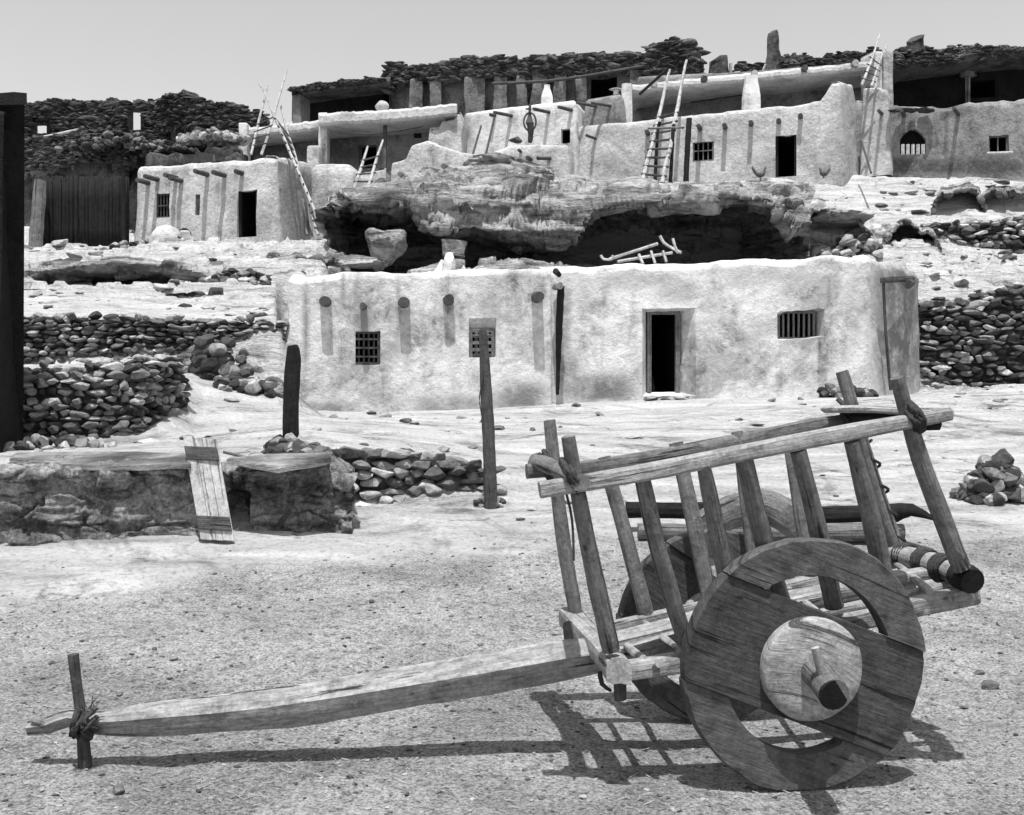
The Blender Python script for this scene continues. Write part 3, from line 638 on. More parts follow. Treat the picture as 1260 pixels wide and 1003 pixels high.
    for h in holes:                                           # arched heads
        if h.get('arch'):
            j1 = min(range(nR), key=lambda j: abs(vs[j] - h['v1'])); ids = [i for i, (e, t, _) in enumerate(cols) if e == h['e'] and h['px0'] - .01 <= CX + FPX * C[i, 0] / C[i, 1] <= h['px1'] + .01]
            c0, c1 = C[ids[0]], C[ids[-1]]; ln = np.linalg.norm(c1 - c0)
            for i in ids: s = np.linalg.norm(C[i] - c0) / ln * 2 - 1; V[j1, i, 2] += h['arch'] * (1 - s * s)
    VV = [V.reshape(-1, 3)]; nb = R * nC; F = []; S.holes = []; dark = []
    hole_cells = set()
    for h in holes:
        e = h['e']; i0 = min((i for i, (ee, t, mst) in enumerate(cols) if ee == e), key=lambda i: abs(CX + FPX * C[i, 0] / C[i, 1] - h['px0'])); i1 = min((i for i, (ee, t, mst) in enumerate(cols) if ee == e), key=lambda i: abs(CX + FPX * C[i, 0] / C[i, 1] - h['px1']))
        j0 = min(range(nR), key=lambda j: abs(vs[j] - h['v0'])); j1 = min(range(nR), key=lambda j: abs(vs[j] - h['v1']))
        for j in range(j0, j1):
            for i in range(i0, i1): hole_cells.add((j, i))
        loop = [(j0, i) for i in range(i0, i1)] + [(j, i1) for j in range(j0, j1)] + [(j1, i) for i in range(i1, i0, -1)] + [(j, i0) for j in range(j1, j0, -1)]
        n = np.append(nedge[e], 0); T = np.array([-n[1], n[0], 0]); 
        A = V[j0, i0]; B = V[j1, i1]; c = (A + B) / 2; rv = h.get('reveal', reveal)
        W = abs((B - A) @ T); Hh = abs(B[2] - A[2]); Pl = []
        for (j, i) in loop:
            p = V[j, i].copy(); tt = (p - c) @ T / (W / 2); zz = (p[2] - c[2]) / (Hh / 2)
            if 'inner' in h:
                a0, a1, b0, b1 = h['inner']; sgn = 1 if T[0] > 0 else -1
                fx0 = (a0 - h['px0']) / (h['px1'] - h['px0']) * 2 - 1; fx1 = (a1 - h['px0']) / (h['px1'] - h['px0']) * 2 - 1
                fz1 = 1 - 2 * (b0 - h['py0']) / (h['py1'] - h['py0']); fz0 = 1 - 2 * (b1 - h['py0']) / (h['py1'] - h['py0'])
                tt = tt * sgn; tt = fx0 + (fx1 - fx0) * (tt + 1) / 2; zz = fz0 + (fz1 - fz0) * (zz + 1) / 2; tt *= sgn
            Pl.append(c + T * tt * W / 2 + np.array([0, 0, zz * Hh / 2]) - n * rv)
        VV.append(np.array(Pl)); k = len(loop)
        for q in range(k):
            q2 = (q + 1) % k; a, b = loop[q], loop[q2]; F.append([b[0] * nC + b[1], a[0] * nC + a[1], nb + q, nb + q2])
        # behind the jambs: a near-black recess box, the room's shade put into its colour
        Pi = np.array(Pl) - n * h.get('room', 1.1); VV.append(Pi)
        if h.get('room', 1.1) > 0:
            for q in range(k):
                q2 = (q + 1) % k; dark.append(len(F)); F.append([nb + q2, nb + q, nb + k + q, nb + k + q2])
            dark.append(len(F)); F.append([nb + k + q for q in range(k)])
        nb += 2 * k
        S.holes.append(dict(c=c, n=n, T=T if T[0] > 0 else -T, w=W, h=Hh, inner=np.array(Pl), rv=rv))
    for j in range(R - 1):
        for i in range(nC):
            if (j, i) in hole_cells: continue
            i2 = (i + 1) % nC; F.append([j * nC + i, j * nC + i2, (j + 1) * nC + i2, (j + 1) * nC + i])
    F.append([(R - 1) * nC + i for i in range(nC)])
    VV = np.concatenate(VV); st = np.zeros(len(VV))
    if len(stain_shades):
        px = CX + FPX * VV[:, 0] / VV[:, 1]; py = HY - (VV[:, 2] - EYE) * FPX / VV[:, 1]
        for (sx, sy, rx, ry, a) in stain_shades: st = np.maximum(st, a * np.exp(-(((px - sx) / rx) ** 4 + ((py - sy) / ry) ** 4)))
        st[R * nC:] = 0
    room = st * 0
    o = mesh_obj(name, VV, F, mat, root, attrs={'stain': st}, smooth=False); o.data.materials.append(MATS['inside_shade'])
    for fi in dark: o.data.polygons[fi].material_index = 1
    me = o.data; me.polygons.foreach_set('use_smooth', [True] * len(me.polygons)); me.update()
    try: me.set_sharp_from_angle(angle=math.radians(50))
    except Exception: pass
    S.obj = o; S.loc = loc; S.root = root; return S
def viga(S, px, py, ln=.4, r=.07, mat='dark_wood', droop=.05, dx=0.0):
    p, n, zt, e = S.loc(px); z = Zat(py, p[1]); n3 = np.array([n[0] + dx, n[1], -droop])
    a = np.array([p[0], p[1], z]) - n3 * .25; b = np.array([p[0], p[1], z]) + n3 * ln
    return limb('roof_beam', [a, (a + b) / 2, b], [r, r * .97, r * .9], mat, S.root, sides=10, step=.12, rough=.12)
def window_bars(S, k, n=4, mat='dark_wood', rails=1, inset=.6, thick=.018, frame=.03):
    h = S.holes[k]; P_ = h['inner']; c = P_.mean(0); T = h['T']; nn = h['n']; w = abs((P_ - c) @ T).max(); hz = abs(P_[:, 2] - c[2]).max(); c = c + nn * h['rv'] * (1 - inset); up = np.array([0, 0, 1.])
    mb = MB()
    for s in (-1, 1):
        mb.add(*boxv(c + T * s * (w - frame), T * frame, nn * frame, up * (hz + .01))); mb.add(*boxv(c + up * s * (hz - frame) + nn * .002, T * (w - 2 * frame), nn * frame * .9, up * frame))
    f = mb.obj('window_frame', mat, S.root)
    for q in range(n):
        x = -1 + 2 * (q + 1) / (n + 1); b = MB(); b.add(*boxv(c + T * x * (w - frame), T * thick, nn * thick, up * (hz - 2 * frame))); b.obj('bar', mat, f)
    for q in range(rails):
        z = -1 + 2 * (q + 1) / (rails + 1); b = MB(); b.add(*boxv(c + up * z * hz + nn * thick * 2.1, T * (w - 2 * frame), nn * thick, up * thick)); b.obj('bar', mat, f)
    return f
def door_frame(S, k, mat='dark_wood', leaf=False, fr=.04):
    h = S.holes[k]; P_ = h['inner']; c = P_.mean(0); T = h['T']; nn = h['n']; w = abs((P_ - c) @ T).max(); hz = abs(P_[:, 2] - c[2]).max(); up = np.array([0, 0, 1.]); c = c + nn * .06
    mb = MB()
    for s in (-1, 1): mb.add(*boxv(c + T * s * (w - fr), T * fr, nn * .05, up * (hz + .005)))
    mb.add(*boxv(c + up * (hz - fr), T * (w - 2 * fr), nn * .045, up * fr)); f = mb.obj('door_frame', mat, S.root)
    return f
def wallbox(root, name, px0, px1, py0, py1, d0, d1, depth, mat, amp=.03, rc=.12, rt=.08, seed=2, zbpy=None, batter=.0, step=.2):
    S = shell(root, name, [(px0, py0, d0), (px1, py1, d1)], depth, mat, zb=zbpy, step=step, amp=amp, rc=rc, roundtop=rt, batter=batter, seed=seed, roof_drop=.02); return S
def chimney(root, px, py_top, py_base, w0, w1, d, mat='whitewashed_adobe', name='chimney', round_=True):
    """tapered adobe chimney, part of root"""
    b = P(px, py_base, d); t = P(px, py_top, d); r0 = w0 / 2 / FPX * d; r1 = w1 / 2 / FPX * d
    return limb(name, [b - (0, 0, .15), b * .66 + t * .34, t * .8 + b * .2, t], [r0, r0 * .8 + r1 * .2, r1, r1 * .92], mat, root, sides=14, step=.15, rough=.05, square=.55, up=(0, 1, 0), smooth=True)

# ---- the long whitewashed house in the middle
B1 = thing('adobe_house', 'long low whitewashed adobe house with one dark doorway, beneath the rock overhang', 'house', P(700, 498, 19.9))
st1 = [(405, 508, 40, 16, .9), (480, 500, 30, 14, .4), (560, 503, 60, 18, .8), (640, 490, 34, 22, .9), (740, 478, 46, 20, .95), (688, 425, 6, 74, 1.0), (695, 400, 8, 50, .7), (700, 465, 14, 34, .8), (780, 345, 60, 9, .45), (1000, 430, 34, 10, .35), (930, 340, 50, 12, .4), (860, 420, 12, 34, .4), (600, 350, 26, 10, .35), (377, 400, 5, 58, .8), (421, 352, 5, 32, .7), (441, 358, 9, 26, .7), (446, 395, 17, 24, .8), (489, 375, 4, 60, .7), (500, 340, 18, 6, .5), (637, 365, 7, 36, .7), (663, 350, 10, 24, .5), (720, 360, 12, 24, .35), (745, 365, 6, 30, .5), (836, 358, 28, 16, .55), (880, 372, 20, 10, .3), (988, 352, 34, 22, .5), (940, 400, 30, 14, .4), (920, 420, 26, 12, .4), (1010, 470, 40, 14, .3), (1050, 380, 12, 60, .4), (1112, 400, 42, 110, .95), (1072, 395, 10, 80, .4), (560, 460, 8, 40, .35), (880, 470, 20, 12, .3)]  # right side-wall and groove entries paint shade; the others are wear
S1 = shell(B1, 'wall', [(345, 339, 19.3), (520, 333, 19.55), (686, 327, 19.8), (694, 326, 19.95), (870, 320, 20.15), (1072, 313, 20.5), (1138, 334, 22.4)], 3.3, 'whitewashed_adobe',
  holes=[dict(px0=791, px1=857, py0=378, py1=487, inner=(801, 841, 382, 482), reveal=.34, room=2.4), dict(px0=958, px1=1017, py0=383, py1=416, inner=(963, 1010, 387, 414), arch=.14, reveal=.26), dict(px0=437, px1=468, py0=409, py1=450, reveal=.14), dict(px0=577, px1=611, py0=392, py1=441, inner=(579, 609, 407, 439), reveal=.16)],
  stain_shades=st1, zb=.7, step=.11, batter=.03, amp=.045, rc=.2, roundtop=.14, side=(1, .05), seed=3, rag=.05, ragf=.9, cuts=[675, 678, 681, 683, 685, 687, 689, 691, 693, 696, 699, 702, 441, 438.5, 1083, 1086], groove=[(687, 3.6, .42)])
f = door_frame(S1, 0, 'grey_wood'); window_bars(S1, 1, 6, 'grey_wood', 0, .75); window_bars(S1, 2, 4, 'dark_wood', 3, .55); window_bars(S1, 3, 3, 'grey_wood', 3, .6, .03)
for px, py, ln in ((400, 371, .15), (447, 377, .22), (497, 372, .17), (552, 369, .13), (661, 366, .28)): viga(S1, px, py, ln, .11 if px != 447 else .07, 'dark_wood')
p1, n1, _, _ = S1.loc(682)
limb('groove_shade_strip', [P(690, 352, 19.62), P(689, 380, 19.68), P(687, 440, 19.72), P(686, 486, 19.76)], [(.075, .05), (.07, .05), (.05, .04), (.025, .03)], 'charred_wood', B1, rough=.3, step=.06, up=(0, 1, 0))  # added dark strip, stands for the shade inside the wall groove
lg = limb('rain_spout', [P(683, 353, 19.8), P(687, 350, 19.5), P(689, 352, 19.3)], [.07, .08, .07], 'weathered_wood', B1, sides=8, rough=.2)
limb('rain_spout', [P(684, 334, 19.9), P(688, 338, 19.5)], [.06, .05], 'charred_wood', B1, sides=8, rough=.2)
limb('corner_post', [P(1087, 345, 20.75), P(1090, 410, 20.8), P(1096, 480, 20.95)], [.03, .03, .03], 'dark_wood', B1, rough=.1)
limb('roof_beam', [P(1086, 345, 20.6), P(1122, 343, 21.7)], [.06, .06], 'dark_wood', B1, square=1)
limb('roof_beam', [P(1121, 347, 22.2), P(1118, 350, 21.1)], [.09, .09], 'dark_wood', B1)
mb = MB()
for k in range(12): put_stone(mb, P(random.uniform(792, 852), 488, 19.9 + random.uniform(-.15, .1)) - (0, 0, .04), (.2, .18, .06), 2, 0, .1, .35)
mb.obj('doorstep', 'stone', B1)
pier = thing('masonry_pier', 'small flared masonry pier with a pale patch rising behind the roof of the long house', 'pier', P(557, 336, 23.9))
limb('pier', [P(557, 350, 23.9), P(557, 330, 23.9), P(557, 312, 23.9), P(558, 297, 23.9)], [.36, .30, .25, .29], 'sandstone', pier, sides=16, step=.08, rough=.25, square=.6)
limb('plaster_patch', [P(552, 336, 23.62), P(553, 322, 23.64), P(553, 312, 23.68)], [.17, .13, .07], 'whitewashed_adobe', pier, sides=12, step=.06, rough=.2)
for px_ in (541, 569): limb('buttress', [P(px_, 336, 23.7), P(px_ + (3 if px_ < 557 else -3), 320, 23.75)], [.13, .03], 'whitewashed_adobe', pier, sides=10, step=.06, rough=.2)
# ---- old wooden frame on its roof
RF = thing('broken_frame', 'broken frame of pale sticks lying on the roof of the long house', 'wooden frame', P(785, 322, 20.9))
for a, b, r in (((750, 319, 20.8), (809, 300, 21.2), .03), ((760, 322, 20.6), (827, 311, 21.0), .028)): limb('rail', [P(*a), P(*b)], r, 'pale_wood', RF, rough=.15)
for a, b in (((786, 313, 20.7), (791, 325, 20.6)), ((801, 309, 20.8), (806, 324, 20.7)), ((816, 309, 20.9), (820, 322, 20.8))): limb('leg', [P(*a), P(*b)], .028, 'pale_wood', RF, rough=.15)
limb('forked_branch', [P(812, 290, 21.2), P(817, 299, 21.2), P(828, 306, 21.1), P(838, 311, 21.0)], .03, 'pale_wood', RF, rough=.2)
limb('forked_branch', [P(828, 294, 21.2), P(830, 302, 21.1), P(834, 311, 21.0)], .026, 'pale_wood', RF, rough=.2)
limb('forked_branch', [P(739, 314, 20.8), P(743, 319, 20.8), P(752, 319, 20.8), P(754, 314, 20.8)], .024, 'pale_wood', RF, rough=.2)

# ---- left adobe house
B2 = thing('adobe_house', 'upper left adobe house with long beam shadows, two small windows and a dark door', 'house', P(250, 300, 33))
S2 = shell(B2, 'wall', [(158, 204, 33.3), (250, 197, 32.6), (347, 189, 31.9), (388, 200, 35.0)], 3.6, 'pale_adobe', holes=[dict(px0=290, px1=314, py0=233, py1=291, reveal=.2, room=2), dict(px0=189, px1=206, py0=237, py1=267, reveal=.14), dict(px0=238, px1=255, py0=238, py1=264, reveal=.14)], step=.2, batter=.05, amp=.06, zb=5.6, seed=8, rag=.07, ragf=.8, side=(1, -.15), rc=.35, roundtop=.2, stain_shades=[(165, 240, 8, 60, .3), (370, 250, 30, 60, .8), (200, 292, 50, 8, .4)])  # the strong entry at right paints the side wall's shade
window_bars(S2, 1, 3, 'dark_wood', 1); window_bars(S2, 2, 3, 'dark_wood', 1); door_frame(S2, 0, 'charred_wood')
for px, py, ln in ((178, 224, .4), (190, 220, .5), (213, 218, .45), (220, 222, .5), (252, 214, .55), (273, 215, .5), (294, 212, .2)): viga(S2, px, py, ln, .08)
# oven
ov = thing('oven', 'domed adobe oven before the left adobe house', 'oven', P(205, 302, 30.9))
V = stone_shape(3, 0, .06, 5); V = V * (.5, .5, .62); V[:, 2] = np.maximum(V[:, 2], -.2); mesh_obj('dome', V + P(205, 303, 30.9), ICO[3][1], 'pale_adobe', ov, smooth=True)
sl_ = thing('stone_slab', 'small pale slab leaning beside the oven of the left adobe house', 'slab', P(231, 306, 30.8))
mb = MB(); mb.add(*boxv(P(231, 298, 30.8), (.14, 0, 0), (0, .05, .02), (-.08, -.05, .33))); bevel(mb.obj('slab', 'pale_adobe', sl_), .04)
V = stone_shape(3, 0, .06, 6) * (.22, .1, .3); 
mesh_obj('mouth', V + P(227, 293, 31.0), ICO[3][1], 'charred_wood', ov, smooth=True)
# ---- dark fence and shed wall at far left
def palisade(name, label, px0, px1, d0, d1, pt, n):
    r = thing(name, label, 'fence', P((px0 + px1) / 2, 310, d0))
    mb = MB()
    for k in range(n):
        px = px0 + (px1 - px0) * k / (n - 1) + random.uniform(-.5, .5); d = d0 + (d1 - d0) * k / (n - 1) + random.uniform(-.05, .05); g = gz(px, d)
        tube(mb, [np.append(XY(px, d), g - .1), np.append(XY(px + random.uniform(-.8, .8), d), Zat(pt + random.uniform(-2.5, 2.5), d))], random.uniform(.04, .065), sides=6, step=.6, rough=.15)
    mb.obj('palings', 'charred_wood', r, smooth=True); return r
pf = palisade('palisade_fence', 'dark fence of close-set upright poles left of the adobe house', 42, 157, 32.3, 33.2, 219, 78)
limb('post', [P(43, 312, 31.9), P(50, 222, 32.0)], [.2, .17], 'grey_wood', pf, square=.7, rough=.1)
limb('post', [P(152, 305, 32.8), P(152, 214, 32.8)], [.08, .07], 'charred_wood', pf)
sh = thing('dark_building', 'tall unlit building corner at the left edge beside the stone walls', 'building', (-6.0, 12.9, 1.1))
mb = MB(); S0 = shell(sh, 'wall', [(-220, 130, 12.15), (-2, 127, 12.2), (28, 128, 13.2)], .08, 'black_adobe', zb=.8, step=.2, amp=.03, rag=.18, ragf=1.5, rc=.03, roundtop=.05, side=(1, 0))  # near-black wall colour carries the shade on this corner
# ---- ruins along the left skyline
R1 = thing('ruined_house', 'dark roofless stone ruin with sky showing through two window holes, top left', 'ruin', P(170, 170, 43))
for (fr, hl, sd) in (([(-60, 132, 43.5), (20, 134, 43.3), (60, 126, 43), (130, 124, 42.6), (146, 134, 42.4)], [dict(px0=43, px1=61, py0=153, py1=165)], 21),):
    S = shell(R1, 'wall', fr, .5, 'dark_adobe', holes=[], zb=8.5, rag=.32, ragf=1.5, step=.22, amp=.12, rc=.06, roundtop=.05, roof_drop=.01, seed=sd)
def pierced(root, px0, px1, pt0, pt1, d, thick, holes, mat, rag, seed, zb):
    """a free-standing wall with holes that go right through it: stacked panels round the openings"""
    cuts = sorted(set([px0, px1] + [h[0] for h in holes] + [h[1] for h in holes])); mb = MB()
    for a, b in zip(cuts, cuts[1:]):
        hs = [h for h in holes if h[0] <= a and h[1] >= b]; n = max(1, int((b - a) / 4))
        for k in range(n):
            x0 = a + (b - a) * k / n; x1 = a + (b - a) * (k + 1) / n; xm = (x0 + x1) / 2; t = Zat(pt0 + (pt1 - pt0) * (xm - px0) / (px1 - px0), d) + rag * float(fbm(np.array([xm * .08, seed, 0.]), seed, 3))
            segs = [(zb, t)]
            for h in hs: segs = [(zb, Zat(h[3], d)), (Zat(h[2], d), t)]
            for (z0, z1) in segs:
                c = np.append(XY(xm, d), (z0 + z1) / 2); c[1] += .06 * float(vnoise(np.array([xm * .3, seed, 1.]), 2)); mb.add(*boxv(c, ((x1 - x0) / FPX * d / 2 * 1.03, 0, 0), (0, thick / 2, 0), (0, 0, (z1 - z0) / 2)), stain=0.)
    # rubble on top and face
    for k in range(int((px1 - px0) * 5)):
        xm = random.uniform(px0, px1); t = Zat(pt0 + (pt1 - pt0) * (xm - px0) / (px1 - px0), d) + rag * float(fbm(np.array([xm * .08, seed, 0.]), seed, 3))
        z = random.uniform(zb + 1.5, t + .05); py = HY - (z - EYE) * FPX / d
        if any(h[0] - 2 < xm < h[1] + 2 and h[2] - 2 < py < h[3] + 2 for h in holes): continue
        s = random.uniform(.06, .17); V = random.choice(SHAPES[1]) * (s * 1.2, s * .7, s * .5); mb.add(V + np.append(XY(xm, d), z) - (0, thick / 2 * .8, 0), ICO[1][1], stain=random.choice((0., .6, 0.)))
    return mb.obj('wall', mat, root)
bpy.data.objects.remove(S.obj)
pierced(R1, -60, 146, 130, 128, 43.2, .5, [(43, 61, 153, 166)], 'dark_adobe', .3, 31, 8.4)
pierced(R1, 146, 208, 126, 128, 42.6, .5, [(162, 176, 137, 162)], 'dark_adobe', .3, 37, 8.4)
S = shell(R1, 'wall', [(196, 122, 42.0), (215, 112, 41.6), (235, 114, 41.3), (262, 126, 41.2), (290, 130, 41.2), (325, 140, 41.4)], 1.6, 'dark_adobe', zb=8.0, rag=.3, step=.2, amp=.2, rc=.1, roundtop=.05, seed=41, stain_shades=[(228, 145, 8, 30, 1), (262, 155, 8, 20, 1), (285, 140, 10, 14, 1)])
limb('roof_beam', [P(50, 170, 41.8), P(97, 160, 41.8)], .07, 'pale_wood', R1)
for k in range(5): limb('roof_beam', [P(28 + k * 14, 134 - k * .8, 43.0), P(42 + k * 14, 130 - k * .8, 42.8)], .05, 'grey_wood', R1)
R1b = thing('ruined_house', 'lower dark crumbling ruin wall above the palisade fence', 'ruin', P(100, 215, 38))
shell(R1b, 'wall', [(-60, 178, 38.5), (80, 166, 38), (130, 160, 37.6), (160, 176, 37.4)], 2.2, 'dark_adobe', zb=7.0, rag=.4, step=.22, amp=.16, rc=.2, roundtop=.06, seed=45, stain_shades=[(70, 190, 40, 26, .9)])
shell(R1b, 'wall', [(150, 176, 37.6), (230, 182, 37.0), (300, 172, 36.8)], 1.5, 'dark_adobe', zb=7.0, rag=.3, step=.22, amp=.16, rc=.2, roundtop=.06, seed=46, stain_shades=[(185, 190, 14, 10, .9)])
heap('stone_heap', 'pale rubble heap above the roof of the left adobe house', 262, 36.2, 164, 82, 260, .36, 1, tones=(.1, .2, .35, .5), dep=.45, zbase=10.6)
heap('stone_heap', 'thin rubble along the crest before the top left ruin', 150, 37.0, 162, 170, 300, .34, 1, tones=(.03, .05, .08, .16), dep=.25, zbase=10.4)
shell(thing('rubble_terrace', 'dark earth terrace carrying pale rubble behind the left adobe house', 'terrace', P(265, 200, 36)), 'wall', [(170, 190, 36.0), (300, 186, 35.6)], 1.2, 'dark_adobe', zb=7.0, rag=.2, step=.3, amp=.12, rc=.2, roundtop=.08, seed=47)

# ---- porch house at centre left
B5 = thing('porch_house', 'adobe house with a dark porch under a pale roof slab, left of white upper house', 'house', P(470, 240, 37))
S5 = shell(B5, 'wall', [(296, 162, 38.6), (392, 152, 38.0), (480, 146, 37.4), (562, 140, 36.9)], 3.5, 'grey_adobe', zb=8.3, step=.3, amp=.05, seed=51, roundtop=.1, holes=[dict(px0=440, px1=462, py0=178, py1=206, room=1.5)], stain_shades=[(420, 175, 40, 34, 1), (345, 175, 40, 20, 1)])  # both entries put the porch shade below the roof slabs into the colour
def roof_slab(root, pts, depth, mat, th_px, over=.5, name='roof', seed=9):
    """thick earth roof with an overhanging edge; pts (px, py_top, d)"""
    S = Shell(); n = len(pts); mb = MB(); N_ = 60; rows = []
    for k in range(N_ + 1):
        px = pts[0][0] + (pts[-1][0] - pts[0][0]) * k / N_; py = np.interp(px, [p[0] for p in pts], [p[1] for p in pts]); d = np.interp(px, [p[0] for p in pts], [p[2] for p in pts]) - over
        zt = Zat(py, d); th = th_px / FPX * d; x, y = XY(px, d); w_ = .05 * float(fbm(np.array([px * .06, seed, 0.]), seed, 3)); w2 = .04 * float(fbm(np.array([px * .2, seed, 4.]), seed, 3))
        rows.append([(x, y + w_ + .06, zt - th + w2), (x, y + w_ - .02, zt - th + .07 + w2), (x, y + w_, zt - .1 + w2), (x, y + .1 + w_, zt + w2), (x, y + .6, zt + w2 * 2 + .02), (x * (d + depth) / d, y + depth, zt), (x * (d + depth) / d, y + depth, zt - th), (x, y + .5, zt - th)])
    m = len(rows[0]); V = [q for r in rows for q in r]; F = []
    for k in range(N_):
        for j in range(m): j2 = (j + 1) % m; F.append([k * m + j, (k + 1) * m + j, (k + 1) * m + j2, k * m + j2])
    F.append(list(range(m))); F.append([N_ * m + j for j in range(m)][::-1])
    mb.add(V, F, stain=0.)
    return mb.obj(name, mat, root, smooth=False)
roof_slab(B5, [(392, 139, 37.2), (480, 134, 36.6), (562, 127, 36.2)], 3.5, 'pale_adobe', 15, 1.0)
roof_slab(B5, [(296, 158, 38.0), (345, 152, 37.6), (392, 147, 37.4)], 3.0, 'pale_adobe', 12, .8)
for k in range(9):
    px = 470 + k * 10; p = P(px, 147 - k * .8, 36.5 - k * .05); limb('roof_beam', [p + (0, .8, 0), p - (0, .55, 0)], .06, 'weathered_wood' if k % 2 else 'dark_wood', B5, sides=8, rough=.1)
for px0, px1, pt, pb, d in ((391, 403, 138, 186, 36.6), (293, 304, 151, 193, 36.9)): wallbox(B5, 'pillar', px0, px1, pt, pt, d, d, .5, 'whitewashed_adobe', rc=.05, rt=.04, zbpy=8.6)
wallbox(B5, 'low_wall', 376, 392, 179, 178, 36.2, 36.1, 1.0, 'pale_adobe', zbpy=8.6)
S5b = shell(B5, 'wall', [(376, 200, 33.9), (405, 199, 33.8), (437, 199, 33.7)], 3, 'pale_adobe', zb=6.0, step=.2, amp=.06, rc=.4, roundtop=.2, seed=53, holes=[dict(px0=398, px1=408, py0=216, py1=228, reveal=.1), dict(px0=398, px1=411, py0=245, py1=261, reveal=.15)])
window_bars(S5b, 1, 1, 'grey_wood', 0)
S5c = shell(B5, 'wall', [(428, 214, 35.4), (468, 208, 35.1), (476, 205, 35.0)], 2.5, 'pale_adobe', zb=8.0, step=.25, amp=.06, rc=.2, roundtop=.12, seed=54, holes=[dict(px0=468, px1=476, py0=206, py1=238, reveal=.2, room=.6)] if 0 else [])
limb('porch_post', [P(473, 238, 35.5), P(474, 150, 36.2)], .07, 'dark_wood', B5)
S5d = shell(B5, 'wall', [(477, 202, 35.0), (498, 194, 34.9), (504, 178, 34.8), (524, 172, 34.6), (566, 186, 34.3), (596, 190, 34.0)], 2.2, 'pale_adobe', zb=8.0, step=.2, amp=.09, rc=.15, roundtop=.1, seed=55, stain_shades=[(533, 188, 7, 9, 1), (533, 200, 3, 8, 1), (485, 230, 16, 20, .5)], holes=[dict(px0=510, px1=518, py0=186, py1=191, reveal=.1)] if 0 else [])  # first two entries paint the dark of a triangular recess
for px, py in ((495, 216), (549, 206), (527, 214)): viga(S5d, px, py, .3, .09, 'grey_wood')
w_ = MB(); w_.add(*boxv(P(514, 167, 36.75), (.13, 0, 0), (0, .02, 0), (0, 0, .08))); w_.obj('window', 'inside_shade', B5)
S5e = shell(B5, 'wall', [(524, 156, 35.4), (545, 152, 35.3), (560, 146, 35.2), (572, 140, 35.2)], 1.5, 'pale_adobe', zb=8.0, rag=.25, step=.18, amp=.12, rc=.15, roundtop=.08, seed=56)
mb = MB()
V = stone_shape(2, 2, .1, 60); V = V * (.24, .2, .2); mb.add(V + P(470, 131, 36.4), ICO[2][1], stain=0.); mb.obj('chimney', 'pale_adobe', B5)
limb('clothes_line', [P(412, 162, 35.9), P(450, 166, 35.9), P(480, 163, 35.9), P(520, 156, 35.9)], .015, 'rawhide', B5)

# ---- white squared house in the middle
B6 = thing('adobe_house', 'white upper adobe house with a wreath hung between beams, centre', 'house', P(640, 200, 35))
S6 = shell(B6, 'wall', [(566, 138, 36.2), (640, 128, 35.5), (712, 121, 34.9)], 4, 'whitewashed_adobe', zb=8.3, step=.2, amp=.05, batter=.03, seed=61, holes=[dict(px0=690, px1=701, py0=158, py1=176, reveal=.2)], stain_shades=[(572, 160, 10, 26, .9), (660, 128, 60, 4, .2)])
for px, py, ln in ((607, 142, .15), (627, 142, .75), (674, 138, .75), (701, 135, .6)): viga(S6, px, py, ln, .06, 'dark_wood', .12, -.35)
S6b = shell(B6, 'wall', [(596, 187, 34.9), (630, 177, 34.7), (685, 176, 34.3), (703, 176, 34.2)], 1.2, 'pale_adobe', zb=8.0, step=.2, amp=.05, seed=62, rc=.3)
viga(S6b, 652, 196, .3, .08); viga(S6b, 674, 195, .45, .06, 'dark_wood', .2, -.5); viga(S6b, 640, 186, .2, .05)
S6c = shell(B6, 'wall', [(712, 121, 35.6), (768, 112, 35.0)], 3.6, 'grey_adobe', zb=8.6, step=.25, amp=.05, seed=63)
for px, py in ((730, 130), (748, 130)): viga(S6c, px, py, .6, .05, 'dark_wood', .1, -.6)
chimney(B6, 673, 105, 126, 16, 8, 35.6)
wallbox(B6, 'low_wall', 755, 762, 108, 108, 36, 36, .3, 'whitewashed_adobe', zbpy=11)
wr = thing('wreath', 'dark hooped bundle hanging on the white upper wall', 'hanging bundle', P(652, 160, 34.9))
lp = [P(652 + 7.5 * math.cos(a), 150 + 11 * math.sin(a), 34.85) for a in np.linspace(0, 2 * math.pi, 15)]
limb('hoop', lp, .03, 'dark_wood', wr, sides=6, step=.1)
limb('bundle', [P(652, 128, 34.95), P(652, 142, 34.9), P(652, 152, 34.85), P(653, 168, 34.9), P(652, 176, 34.95)], [.04, .05, .13, .1, .07], 'dark_wood', wr, rough=.3)
limb('peg', [P(647, 134, 34.8), P(654, 134, 34.8)], .03, 'dark_wood', wr)
for (a, b, lb) in (((580, 196, 34.6), (592, 155, 35.6), 'thin dark pole leaning on the white upper wall, the left one of two'), ((596, 198, 34.5), (608, 146, 35.5), 'thin dark pole leaning on the white upper wall, the right one of two')):
    tag(limb('leaning_pole', [P(*a), P(*b)], [.04, .035], 'dark_wood', rough=.1), lb, 'pole')
tag(boulder('basin', '', P(635, 172, 34.1), (.26, .2, .12), 71, 'dark_wood', 3), 'dark basin on the ledge of the white upper wall', 'basin')

